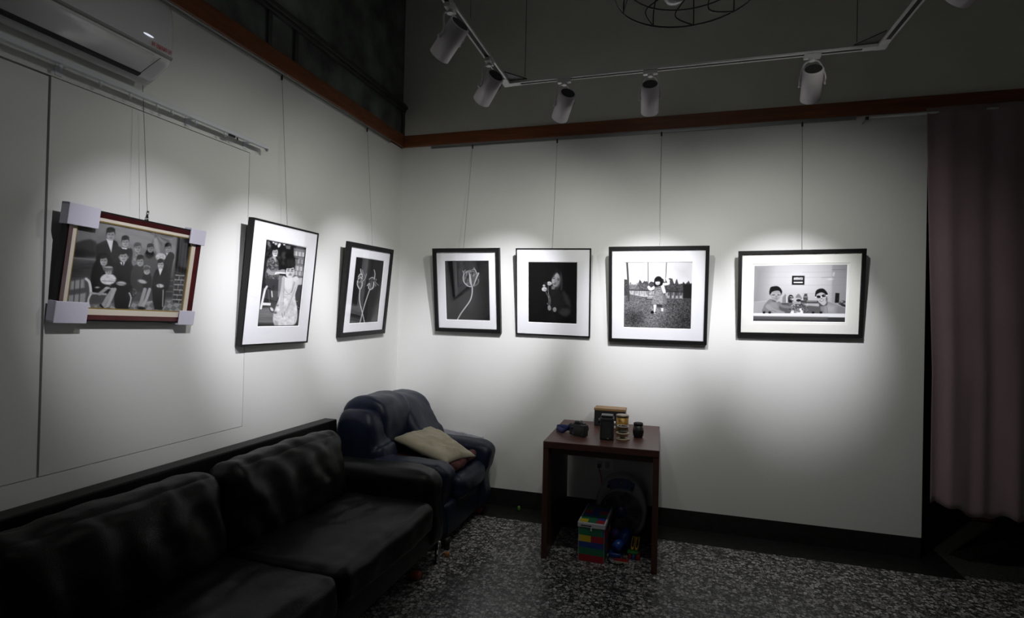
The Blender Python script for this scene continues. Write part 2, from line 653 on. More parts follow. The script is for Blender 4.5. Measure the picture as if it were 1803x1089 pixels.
class Art:
    """a tone map over a sheet of w x h metres; shapes are given in drawing units inside the quad TL,TR,BR,BL"""

    def __init__(s, quad, w, h, bg, cell=0.0021):
        s.w, s.h = w, h
        s.nx, s.ny = int(w / cell) + 1, int(h / cell) + 1
        u = np.linspace(0, 1, s.nx)[None, :] * np.ones((s.ny, 1))
        v = np.linspace(0, 1, s.ny)[:, None] * np.ones((1, s.nx))
        A, b = [], []
        for (uu, vv), (X, Y) in zip(((0, 0), (1, 0), (1, 1), (0, 1)), quad):
            A.append([uu, vv, 1, 0, 0, 0, -X * uu, -X * vv]); b.append(X)
            A.append([0, 0, 0, uu, vv, 1, -Y * uu, -Y * vv]); b.append(Y)
        H = np.append(np.linalg.solve(np.array(A, float), np.array(b, float)), 1).reshape(3, 3)
        D = H[2, 0] * u + H[2, 1] * v + 1
        s.X = (H[0, 0] * u + H[0, 1] * v + H[0, 2]) / D
        s.Y = (H[1, 0] * u + H[1, 1] * v + H[1, 2]) / D
        s.G = np.full(s.X.shape, float(bg))

    def mix(s, m, val):
        s.G = s.G * (1 - m) + val * m

    def pmask(s, pts, soft=4):
        X, Y = s.X, s.Y
        ins = np.zeros(X.shape, bool)
        dist = np.full(X.shape, 1e9)
        n = len(pts)
        for i in range(n):
            x1, y1 = pts[i]; x2, y2 = pts[(i + 1) % n]
            c = ((y1 > Y) != (y2 > Y)) & (X < (x2 - x1) * (Y - y1) / ((y2 - y1) or 1e-9) + x1)
            ins ^= c
            dx, dy = x2 - x1, y2 - y1
            t = np.clip(((X - x1) * dx + (Y - y1) * dy) / (dx * dx + dy * dy + 1e-9), 0, 1)
            dist = np.minimum(dist, np.hypot(X - x1 - t * dx, Y - y1 - t * dy))
        sd = np.where(ins, dist, -dist)
        return np.clip(sd / soft * .5 + .5, 0, 1)

    def emask(s, cx, cy, rx, ry, ang=0, soft=4):
        a = math.radians(ang)
        dx, dy = s.X - cx, s.Y - cy
        x = dx * math.cos(a) + dy * math.sin(a)
        y = -dx * math.sin(a) + dy * math.cos(a)
        r = np.sqrt((x / rx) ** 2 + (y / ry) ** 2)
        return np.clip((1 - r) * min(rx, ry) / soft * .5 + .5, 0, 1)

    def P(s, pts, val, soft=4, a=1.0, sm=False):
        if sm:
            pts = smooth_closed(pts, 5)
        s.mix(s.pmask(pts, soft) * a, val)

    def E(s, cx, cy, rx, ry, val, ang=0, soft=4, a=1.0):
        s.mix(s.emask(cx, cy, rx, ry, ang, soft) * a, val)

    def L(s, pts, w, val, soft=3, a=1.0, sm=False):
        if sm:
            pts = smooth_open(pts, 6)
        X, Y = s.X, s.Y
        dist = np.full(X.shape, 1e9)
        n = len(pts) - 1
        for i in range(n):
            (x1, y1), (x2, y2) = pts[i], pts[i + 1]
            dx, dy = x2 - x1, y2 - y1
            t = np.clip(((X - x1) * dx + (Y - y1) * dy) / (dx * dx + dy * dy + 1e-9), 0, 1)
            dist = np.minimum(dist, np.hypot(X - x1 - t * dx, Y - y1 - t * dy))
        s.mix(np.clip((w / 2 - dist) / soft * .5 + .5, 0, 1) * a, val)

    def N(s, mask, sx, sy, amp, seed=1, mul=False):
        n = vnoise(s.X / sx, s.Y / sy, seed) * .6 + vnoise(s.X / sx * 2.3, s.Y / sy * 2.3, seed + 7) * .4
        s.G = s.G + mask * (n - .5) * 2 * amp

    def face(s, cx, cy, rx, ry, v=.66, ang=0, hair=.06, hh=.42):
        s.E(cx, cy - ry * .25, rx * 1.12, ry * 1.05, hair, ang)
        s.E(cx, cy + ry * .15, rx, ry * .95, v, ang)
        s.E(cx, cy - ry * .92, rx * 1.02, ry * .5, hair, ang)
        s.E(cx - rx * .25, cy - ry * .72, rx * .75, ry * .34, hair, ang - 12)
        s.E(cx + rx * .45, cy + ry * .2, rx * .5, ry * .6, v * .82, ang, soft=8, a=.6)
        for d in (-.42, .42):
            s.L([(cx + rx * (d - .2), cy + ry * .02), (cx + rx * (d + .2), cy + ry * .02)], ry * .10, .12, a=.85)
            s.L([(cx + rx * (d - .25), cy - ry * .17), (cx + rx * (d + .25), cy - ry * .18)], ry * .07, .15, a=.6)
        s.L([(cx, cy + ry * .1), (cx + rx * .08, cy + ry * .35)], ry * .08, v * .72, a=.8)
        s.L([(cx - rx * .3, cy + ry * .6), (cx + rx * .3, cy + ry * .6)], ry * .10, v * .42, a=.9)

    def mesh(s):
        ny, nx = s.ny, s.nx
        xs = np.linspace(-s.w / 2, s.w / 2, nx)
        ys = np.linspace(s.h / 2, -s.h / 2, ny)
        co = np.zeros((ny, nx, 3), np.float32)
        co[..., 0] = xs[None, :]; co[..., 1] = ys[:, None]
        i = np.arange(ny * nx).reshape(ny, nx)
        f = np.stack([i[:-1, :-1], i[1:, :-1], i[1:, 1:], i[:-1, 1:]], -1).reshape(-1, 4)
        me = bpy.data.meshes.new('print')
        me.vertices.add(ny * nx)
        me.vertices.foreach_set('co', co.ravel())
        me.loops.add(f.size)
        me.loops.foreach_set('vertex_index', f.ravel().astype(np.int32))
        me.polygons.add(len(f))
        me.polygons.foreach_set('loop_start', np.arange(0, f.size, 4, dtype=np.int32))
        me.update(calc_edges=True)
        ca = me.color_attributes.new('paint', 'FLOAT_COLOR', 'POINT')
        g = srgb2lin(s.G)
        col = np.stack([g, g, g * 1.02, np.ones_like(g)], -1).astype(np.float32)
        ca.data.foreach_set('color', col.ravel())
        return me


def art_family(w, h):
    a = Art([(318, 232), (1112, 362), (1050, 890), (242, 825)], w, h, .42)
    full = np.ones_like(a.X)
    a.P([(240, 560), (1100, 600), (1100, 900), (240, 900)], .30, 60)
    a.E(600, 330, 260, 110, .58, 10, 120)
    a.E(760, 350, 120, 60, .55, 10, 60)
    a.E(350, 290, 80, 60, .44, 0, 60)
    a.P([(300, 400), (350, 380), (395, 373), (430, 385), (450, 410), (450, 500), (285, 495)], .22, 8)
    a.P([(440, 345), (500, 330), (560, 345), (560, 480), (440, 480)], .38, 20, .5)
    a.E(335, 465, 50, 26, .13, 0, 16)
    a.E(410, 470, 30, 16, .14, 0, 12)
    a.P([(270, 515), (435, 525), (435, 640), (258, 640)], .24, 20)
    a.L([(288, 498), (435, 512)], 8, .48)
    a.N(a.pmask([(270, 515), (440, 525), (440, 640), (258, 640)], 20), 60, 6, .08, 3)
    # garden wall with panes
    a.P([(262, 645), (385, 622), (410, 660), (400, 830), (243, 830)], .34, 8)
    a.P([(275, 655), (360, 640), (362, 700), (270, 712)], .62, 6)
    a.P([(262, 750), (372, 735), (366, 800), (256, 812)], .62, 6)
    for x in (300, 335):
        a.L([(x, 640), (x - 8, 820)], 7, .3)
    # palm and curtain
    for k in range(16):
        t = math.radians(-150 + k * 17)
        a.L([(850, 340), (850 + 120 * math.cos(t), 345 + 60 * math.sin(t))], 9, .26 if k % 2 else .6, 6, .55)
    a.L([(845, 370), (875, 480)], 26, .62, 6)
    a.E(980, 470, 45, 60, .55, 0, 10, .8)
    a.P([(1010, 350), (1110, 366), (1075, 640), (985, 640)], .15, 8)
    for k in range(7):
        a.L([(1022 + k * 13, 355), (1000 + k * 12, 640)], 4, .30 if k % 2 else .07, 3, .7)
    # floor
    fl = a.pmask([(243, 825), (1060, 800), (1060, 900), (235, 900)], 12)
    ch = ((np.floor((a.X + a.Y * .9) / 46) + np.floor((a.X * 1 - a.Y * 1.6) / 60)) % 2)
    a.mix(fl, .60 + 0 * a.X)
    a.mix(fl * ch * .8, .38)
    # brick plinth
    a.P([(1005, 620), (1072, 610), (1052, 832), (985, 822)], .17, 4)
    for k, y in enumerate((622, 655, 690, 728, 765, 800)):
        a.L([(1002 - k * 3, y), (1066 - k * 3, y + 5)], 6, .75, 3)
        a.L([(1030 + (k % 2) * 18 - k * 3, y), (1028 + (k % 2) * 18 - k * 3, y + 32)], 5, .65, 3, .8)
    a.N(a.pmask([(985, 610), (1072, 610), (1052, 832), (985, 822)], 4), 9, 9, .14, 9)
    a.P([(925, 640), (985, 640), (980, 780), (925, 780)], .2, 6)
    a.L([(930, 660), (985, 662)], 5, .45); a.L([(930, 700), (985, 702)], 5, .4); a.L([(930, 740), (980, 742)], 5, .45)
    # standing row
    a.P([(438, 470), (442, 412), (505, 378), (555, 378), (588, 425), (592, 640), (440, 650)], .15, 5, sm=True)
    a.P([(503, 368), (550, 376), (538, 462)], .88, 3)
    a.face(533, 340, 27, 36, .66)
    a.P([(585, 440), (605, 425), (655, 432), (685, 455), (690, 650), (590, 650)], .13, 5, sm=True)
    a.P([(606, 425), (648, 430), (630, 458)], .92, 3)
    a.face(633, 388, 24, 32, .70)
    a.P([(685, 560), (690, 465), (720, 450), (762, 470), (765, 560)], .50, 6, sm=True)
    a.N(a.emask(725, 500, 38, 45), 8, 8, .15, 4)
    a.face(720, 428, 23, 27, .66, hair=.28)
    a.P([(765, 480), (800, 460), (850, 475), (862, 600), (770, 600)], .30, 6, sm=True)
    a.E(806, 468, 30, 34, .07)
    a.face(811, 432, 21, 26, .60, hair=.05)
    a.P([(925, 470), (955, 455), (988, 480), (972, 560), (950, 720), (905, 700), (910, 560)], .05, 5, sm=True)
    a.E(888, 490, 38, 26, .82)
    a.N(a.emask(888, 490, 38, 26), 9, 9, .18, 8)
    a.face(940, 428, 21, 28, .62)
    a.P([(925, 460), (945, 462), (930, 485)], .85)
    # seated row
    a.P([(405, 620), (425, 540), (465, 500), (530, 500), (560, 560), (565, 720), (520, 745), (430, 745), (408, 690)], .045, 5, sm=True)
    a.E(487, 510, 44, 46, .045)
    a.face(488, 517, 24, 34, .70)
    a.P([(476, 548), (500, 548), (490, 590)], .5)
    a.P([(556, 560), (590, 525), (655, 525), (695, 570), (690, 700), (672, 850), (575, 850), (565, 720)], .05, 5, sm=True)
    a.P([(598, 528), (634, 526), (620, 562)], .92, 3)
    a.L([(617, 532), (619, 600)], 9, .06)
    a.E(594, 492, 6, 10, .62); a.E(652, 492, 6, 10, .6)
    a.face(622, 488, 27, 36, .70)
    a.E(610, 676, 34, 15, .72, 4)
    a.L([(585, 676), (640, 684)], 3, .3)
    a.P([(672, 640), (690, 560), (735, 545), (790, 575), (822, 640), (825, 720), (760, 745), (690, 705)], .22, 5, sm=True)
    a.face(740, 522, 23, 33, .66, hair=.07)
    a.L([(690, 630), (720, 660), (770, 662)], 24, .19, 4)
    a.P([(760, 620), (800, 600), (826, 640), (815, 705), (765, 705)], .11, 4, sm=True)
    a.E(788, 568, 25, 20, .5)
    a.N(a.emask(788, 562, 25, 18), 8, 6, .3, 6)
    a.face(789, 592, 21, 22, .74, hair=.3, hh=.2)
    a.E(758, 665, 32, 13, .72, 15)
    a.P([(828, 690), (845, 600), (880, 572), (920, 580), (942, 640), (930, 740), (915, 855), (850, 850), (835, 770)], .04, 5, sm=True)
    a.face(888, 545, 21, 30, .76)
    a.P([(872, 575), (905, 575), (886, 625)], .92, 3)
    a.E(888, 698, 28, 14, .80, 5)
    a.L([(878, 690), (886, 715)], 4, .3)
    # bench, legs, shoes, child
    a.L([(372, 640), (392, 660), (402, 700), (405, 742)], 17, .86, sm=True)
    a.L([(405, 742), (388, 790), (400, 845)], 12, .84, sm=True)
    a.L([(405, 738), (505, 748)], 14, .70)
    a.L([(668, 745), (680, 780), (668, 840)], 10, .75, sm=True)
    a.L([(800, 815), (830, 810)], 7, .75); a.L([(912, 730), (910, 850)], 8, .72)
    a.P([(430, 735), (570, 700), (565, 850), (430, 850)], .04, 5, .0)
    a.L([(556, 712), (518, 770), (482, 838)], 26, .64, sm=True)
    a.L([(566, 715), (540, 780), (512, 842)], 24, .70, sm=True)
    a.L([(488, 845), (470, 822)], 14, .05); a.E(485, 855, 26, 10, .05); a.E(520, 852, 18, 10, .06)
    a.E(590, 862, 26, 14, .04); a.E(622, 862, 20, 13, .05)
    a.E(520, 645, 54, 38, .86)
    a.N(a.emask(520, 645, 54, 38), 16, 10, .12, 2)
    a.L([(480, 655), (560, 662)], 4, .45)
    a.E(522, 574, 30, 20, .55)
    a.L([(494, 572), (550, 574)], 5, .2); a.L([(498, 560), (546, 562)], 4, .85)
    a.face(521, 596, 21, 18, .76, hair=.4, hh=.1)
    a.L([(530, 692), (462, 745)], 22, .62)
    a.L([(510, 688), (560, 700)], 12, .12); a.L([(500, 704), (550, 712)], 6, .8)
    a.E(447, 712, 16, 24, .08); a.E(447, 700, 14, 5, .8)
    a.L([(778, 722), (762, 780), (748, 838)], 26, .64, sm=True)
    a.L([(812, 722), (790, 790), (765, 842)], 22, .70, sm=True)
    a.E(755, 855, 28, 11, .05, 10)
    a.E(862, 858, 16, 12, .05); a.E(892, 860, 18, 12, .05)
    a.N(a.emask(690, 745, 30, 40), 8, 8, .3, 5)
    a.N(full, 3, 3, .03, 11)
    return a


def art_salon(w, h):
    a = Art([(143, 46), (596, 140), (503, 1022), (42, 1022)], w, h, .13)
    full = np.ones_like(a.X)
    a.N(full, 70, 60, .05, 2)
    # shelves of bottles upper right
    a.P([(455, 140), (590, 165), (560, 480), (450, 470)], .42, 6)
    for k, (y0, v) in enumerate(((180, .75), (265, .5), (345, .75), (400, .7))):
        for j in range(9):
            x = 462 + j * 13
            a.L([(x, y0 + j * 2), (x - 2, y0 + 42 + j * 2)], 8, v + .18 * ((j * 7 + k) % 3 - 1), 2)
        a.L([(452, y0 + 52), (575, y0 + 70)], 6, .25)
    a.P([(455, 245), (505, 250), (503, 275), (452, 270)], .2)
    a.P([(470, 480), (555, 480), (548, 560), (480, 560)], .74, 5)
    a.P([(480, 565), (548, 562), (520, 900), (480, 880)], .06, 5)
    for p in ((490, 745), (495, 800), (505, 815)):
        a.E(*p, 6, 4, .8)
    # posters on top, dark middle
    a.P([(280, 110), (450, 120), (450, 250), (370, 380), (290, 380)], .07, 8)
    a.E(345, 225, 32, 45, .22, 0, 10)
    a.P([(360, 110), (420, 115), (415, 155), (370, 150)], .4, 6)
    a.E(290, 108, 14, 28, .95, 25); a.E(227, 72, 12, 12, .9); a.E(348, 100, 12, 10, .95); a.E(255, 90, 20, 14, .7)
    a.E(175, 95, 14, 40, .55, -20, 6, .8)
    a.N(a.pmask([(140, 50), (300, 80), (200, 250), (120, 240)], 5), 14, 14, .2, 5)
    # floor
    a.P([(70, 820), (230, 800), (245, 1020), (40, 1022)], .42, 10)
    a.N(a.pmask([(70, 820), (235, 800), (245, 1020), (40, 1022)], 8), 90, 9, .10, 3)
    a.P([(40, 985), (240, 990), (240, 1022), (40, 1022)], .12, 16)
    # mother standing
    a.E(240, 175, 42, 60, .05)
    a.P([(145, 350), (160, 270), (205, 240), (265, 270), (285, 360), (285, 500), (140, 490)], .34, 5, sm=True)
    a.N(a.pmask([(145, 350), (160, 270), (205, 240), (265, 270), (285, 360), (285, 500), (140, 490)], 4), 14, 14, .30, 6)
    a.P([(205, 235), (250, 230), (255, 300)], .66, 4)
    a.face(243, 185, 31, 52, .74, 8)
    a.L([(228, 222), (262, 228)], 9, .95)
    a.L([(170, 400), (200, 425), (270, 420)], 46, .62, 5, sm=True)
    a.L([(270, 410), (355, 400)], 30, .60)
    a.L([(248, 430), (268, 420), (365, 425)], 18, .93, sm=True)
    a.E(330, 395, 30, 14, .6)
    a.P([(135, 500), (285, 495), (290, 560), (265, 700), (235, 850), (190, 830), (200, 620), (150, 570)], .24, 5, sm=True)
    a.P([(215, 560), (240, 560), (215, 690), (200, 690)], .14, 8, .6)
    a.L([(128, 610), (82, 820)], 24, .92); a.L([(150, 575), (128, 610)], 24, .85)
    a.P([(108, 755), (195, 760), (192, 790), (100, 785)], .92, 3)
    a.L([(205, 630), (210, 690)], 14, .85); a.L([(165, 610), (180, 755)], 10, .35)
    a.E(205, 832, 26, 16, .85, 50); a.L([(180, 815), (195, 855), (225, 862)], 9, .05, sm=True)
    # chair slat, daughter seated
    a.P([(285, 450), (325, 450), (300, 690), (272, 700)], .52, 5)
    a.P([(335, 465), (395, 478), (450, 470), (490, 462), (508, 500), (490, 600), (470, 690), (495, 850), (470, 1000), (330, 1022), (240, 1010), (222, 900), (290, 690), (318, 560)], .86, 6, sm=True)
    a.P([(320, 480), (345, 465), (345, 640), (330, 830), (300, 860), (300, 700)], .80, 6, .9)
    a.N(a.pmask([(340, 660), (470, 690), (495, 850), (470, 1000), (330, 1022), (240, 1010), (222, 900), (290, 690)], 4), 40, 30, .14, 7)
    a.E(415, 300, 62, 85, .06)
    a.E(415, 320, 58, 80, .06)
    a.face(413, 402, 50, 76, .88, 8, hair=.07)
    a.P([(360, 320), (385, 262), (450, 262), (472, 335), (455, 350), (372, 368)], .10, 6, sm=True)
    a.L([(385, 388), (405, 386)], 8, .15); a.L([(428, 384), (450, 380)], 8, .15)
    a.L([(400, 436), (425, 436)], 7, .35)
    for x in (395, 415, 435, 450):
        a.L([(x - 8, 275), (x, 350)], 4, .35, 3, .6)
    a.E(395, 225, 40, 30, .04)
    a.P([(350, 470), (395, 482), (440, 478), (435, 520), (430, 600), (380, 610), (345, 560)], .92, 5, .8)
    a.P([(322, 500), (340, 500), (338, 640), (318, 700)], .3, 8, .6)
    a.P([(455, 520), (470, 530), (440, 640), (425, 650)], .42, 8, .6)
    a.L([(345, 600), (400, 660), (450, 600)], 5, .55, 3, .7, sm=True)
    a.L([(350, 665), (440, 672)], 6, .6, 3, .7)
    a.L([(500, 520), (455, 640), (390, 820), (350, 880)], 36, .80, 6, .9, sm=True)
    a.L([(340, 470), (322, 640), (315, 780), (325, 900)], 30, .80, 6, .9, sm=True)
    a.L([(475, 590), (410, 760), (370, 850)], 4, .45, 3, .7)
    a.L([(345, 480), (345, 620), (335, 780)], 4, .5, 3, .7)
    a.L([(320, 880), (330, 920)], 5, .45); a.L([(350, 860), (345, 900)], 5, .45)
    a.E(245, 870, 18, 14, .4, 0, 5); a.E(270, 790, 14, 10, .5, 0, 5)
    a.P([(232, 950), (270, 970), (285, 1022), (236, 1022)], .68, 8)
    # film rebate around the frame
    for e in ([(143, 46), (596, 140)], [(596, 140), (503, 1022)], [(503, 1022), (42, 1022)], [(42, 1022), (143, 46)]):
        a.L(e, 16, .03, 2)
    return a


def art_tulips(w, h):
    a = Art([(145, 65), (557, 130), (458, 1025), (45, 1043)], w, h, .15)
    a.P([(230, 60), (275, 60), (225, 800), (60, 760), (130, 60)], .10, 20)
    a.P([(268, 80), (350, 90), (330, 400), (250, 380)], .24, 20)
    a.P([(350, 300), (520, 500), (460, 1030), (250, 1040), (280, 700)], .16, 60)
    a.P([(80, 745), (230, 800), (230, 1035), (45, 1043)], .24, 10)
    a.P([(70, 840), (230, 890), (225, 960), (60, 930)], .12, 16)
    for pts in ([(268, 1030), (235, 880), (205, 760), (195, 660), (205, 530)], [(203, 1035), (245, 870), (285, 730), (345, 555)]):
        a.L(pts, 13, .80, 4, sm=True)
    # left head
    a.P([(160, 460), (170, 380), (205, 310), (240, 320), (250, 400), (240, 480), (215, 545), (180, 530)], .42, 6, sm=True)
    a.E(262, 430, 32, 80, .22, 10, 10)
    a.L([(213, 245), (220, 300), (240, 360)], 13, .78, 4, sm=True)
    a.L([(240, 262), (245, 310), (225, 360)], 12, .6, 4, sm=True)
    a.L([(180, 360), (205, 320), (232, 330)], 13, .75, 4, sm=True)
    a.L([(168, 420), (165, 480), (195, 540)], 12, .82, 4, sm=True)
    a.L([(235, 430), (235, 490), (210, 540)], 12, .78, 4, sm=True)
    a.L([(180, 390), (215, 365), (235, 390)], 11, .74, 4, sm=True)
    a.L([(300, 315), (270, 400), (235, 430)], 10, .62, 4, sm=True)
    a.L([(262, 320), (280, 360), (300, 330)], 9, .5, 4, sm=True)
    a.E(205, 480, 15, 36, .08, 0, 5); a.E(198, 408, 14, 12, .12, 0, 4); a.E(222, 345, 8, 12, .2)
    a.N(a.emask(215, 410, 55, 140), 12, 18, .16, 3)
    # right head
    a.P([(315, 480), (340, 420), (400, 370), (430, 400), (440, 470), (385, 555), (330, 530)], .34, 8, sm=True)
    a.L([(413, 258), (425, 320), (415, 390)], 13, .72, 4, sm=True)
    a.L([(340, 400), (380, 372), (420, 390)], 12, .7, 4, sm=True)
    a.L([(308, 492), (345, 460), (330, 530), (365, 550)], 12, .8, 4, sm=True)
    a.L([(405, 440), (395, 520), (355, 552)], 12, .82, 4, sm=True)
    a.L([(430, 440), (455, 470), (480, 492)], 11, .55, 4, sm=True)
    a.L([(420, 470), (440, 500)], 10, .6, 4); a.L([(370, 460), (358, 530)], 9, .6, 4)
    a.E(382, 480, 9, 26, .08, 15, 5); a.E(395, 420, 14, 9, .15)
    a.N(a.emask(390, 450, 80, 110), 12, 16, .14, 5)
    a.E(445, 405, 6, 12, .65)
    a.N(np.ones_like(a.X), 4, 4, .015, 9)
    return a


def art_tulip(w, h):
    a = Art([(70, 88), (742, 84), (762, 1002), (100, 985)], w, h, .19)
    a.P([(620, 80), (760, 80), (780, 1010), (640, 1010)], .08, 120)
    a.E(350, 800, 260, 200, .23, 0, 200, .6)
    a.P([(120, 90), (190, 90), (230, 660), (420, 480), (460, 520), (205, 705)], .06, 8)
    a.P([(190, 90), (245, 90), (290, 470), (260, 610), (232, 660)], .26, 10)
    a.P([(262, 90), (350, 90), (370, 420), (280, 495)], .20, 20)
    a.L([(255, 90), (275, 490), (360, 430)], 14, .09, 5)
    a.L([(225, 670), (440, 490)], 26, .08, 6)
    a.L([(690, 150), (570, 255)], 30, .07, 10)
    a.P([(500, 90), (740, 90), (700, 160), (560, 230)], .10, 30)
    a.N(a.pmask([(262, 90), (500, 90), (400, 400), (290, 480)], 20), 40, 60, .05, 4)
    a.L([(262, 990), (320, 890), (400, 780), (460, 690), (488, 590), (492, 480)], 17, .74, 4, sm=True)
    a.E(470, 360, 122, 128, .33, 0, 8)
    a.E(545, 380, 48, 90, .24, 15, 14)
    a.N(a.emask(470, 350, 118, 125), 16, 34, .24, 2)
    m = [(362, 290), (352, 350), (370, 420), (430, 475), (492, 482)]
    a.L(m, 12, .72, 4, sm=True)
    a.L([(590, 370), (580, 430), (520, 475)], 9, .5, 5, sm=True)
    a.P([(440, 260), (470, 330), (492, 478), (455, 430), (442, 340)], .68, 6, sm=True)
    a.L([(588, 275), (555, 350), (508, 465)], 20, .70, 5, sm=True)
    a.P([(478, 290), (550, 300), (520, 420), (495, 470)], .30, 8, sm=True)
    for p in ([(345, 235), (365, 285), (400, 250), (450, 240)], [(385, 225), (360, 260)], [(515, 190), (545, 240), (550, 290)], [(490, 225), (520, 215), (560, 265), (580, 285)],
              [(400, 260), (440, 255), (470, 235)], [(500, 250), (520, 300), (505, 320)]):
        a.L(p, 9, .72, 4, .85, sm=True)
    a.P([(410, 232), (470, 225), (490, 260), (440, 262)], .45, 5)
    a.L([(375, 330), (385, 400), (420, 440)], 8, .55, 4, sm=True)
    a.E(430, 330, 12, 44, .14, 0, 7); a.E(392, 405, 10, 22, .16, -20, 6); a.E(500, 270, 14, 18, .12, 0, 5)
    a.N(np.ones_like(a.X), 5, 5, .012, 9)
    return a


def art_girl(w, h):
    a = Art([(58, 62), (835, 70), (816, 1048), (50, 1015)], w, h, .028)
    a.P([(740, 70), (840, 70), (820, 1048), (760, 1048)], .06, 60, .6)
    # jumper
    a.P([(385, 520), (440, 480), (560, 490), (640, 540), (700, 630), (725, 740), (735, 830), (700, 900), (640, 930), (560, 910), (500, 850), (430, 870), (400, 780), (395, 650)], .085, 14, sm=True)
    a.P([(610, 540), (690, 620), (722, 720), (700, 760), (630, 680)], .17, 26, sm=True)
    a.P([(540, 850), (600, 800), (700, 810), (725, 850), (680, 920), (590, 920)], .18, 22, sm=True)
    a.P([(600, 730), (700, 770), (640, 800)], .07, 14)
    a.E(470, 960, 110, 60, .055, 0, 40)
    a.N(a.emask(640, 780, 110, 200), 40, 30, .03, 2)
    # hair
    a.P([(430, 240), (480, 160), (540, 170), (590, 230), (605, 400), (600, 520), (540, 520), (545, 300), (440, 330), (410, 480), (395, 460)], .05, 8, sm=True)
    a.P([(560, 230), (585, 250), (600, 400), (590, 500), (560, 500), (575, 380)], .17, 10, sm=True)
    a.L([(510, 160), (515, 235)], 5, .14, 4); a.L([(490, 165), (488, 235)], 4, .12, 4)
    # face and neck
    a.P([(420, 440), (480, 455), (470, 500), (420, 495)], .40, 8)
    a.E(490, 345, 62, 112, .60, 8, 8)
    a.E(525, 380, 35, 80, .46, 12, 24)
    a.P([(440, 235), (480, 225), (500, 238), (455, 300), (430, 330)], .05, 8, .75)
    a.L([(440, 300), (465, 296), (482, 308)], 8, .16, 4, sm=True)
    a.L([(515, 322), (550, 328)], 7, .18, 4)
    a.E(460, 324, 17, 7, .10, 6); a.E(530, 345, 17, 7, .12, 12)
    a.L([(482, 330), (472, 385), (490, 392)], 7, .42, 4, sm=True)
    a.E(484, 392, 12, 5, .2)
    a.E(470, 412, 26, 9, .26, 8); a.L([(448, 412), (492, 416)], 3, .12)
    a.E(470, 440, 20, 9, .5)
    # roses
    for cx, cy, rx, ry in ((388, 402, 38, 32), (302, 438, 20, 17), (308, 494, 42, 36)):
        a.E(cx, cy, rx, ry, .74, 0, 6)
        a.E(cx + 8, cy + 8, rx * .6, ry * .5, .58, 0, 8)
        a.N(a.emask(cx, cy, rx, ry), 12, 12, .16, 3)
    a.E(330, 400, 30, 18, .12, 0, 6)
    for p in ([(375, 435), (368, 520), (378, 640), (365, 730)], [(325, 530), (360, 600), (390, 690), (385, 760)], [(370, 560), (398, 640), (395, 740)], [(350, 720), (375, 760)]):
        a.L(p, 11, .38, 5, sm=True)
    a.N(a.pmask([(340, 440), (390, 440), (405, 760), (345, 760)], 6), 10, 14, .14, 5)
    # hands
    a.P([(358, 770), (395, 755), (412, 800), (400, 832), (365, 825)], .56, 6, sm=True)
    for k in range(4):
        a.L([(360, 772 + 15 * k), (406, 780 + 14 * k)], 3, .14, 3)
    a.P([(440, 800), (480, 785), (498, 820), (480, 856), (448, 845)], .58, 6, sm=True)
    for k in range(4):
        a.L([(445, 800 + 13 * k), (492, 808 + 12 * k)], 3, .14, 3)
    a.L([(440, 860), (450, 940)], 8, .12, 5)
    return a


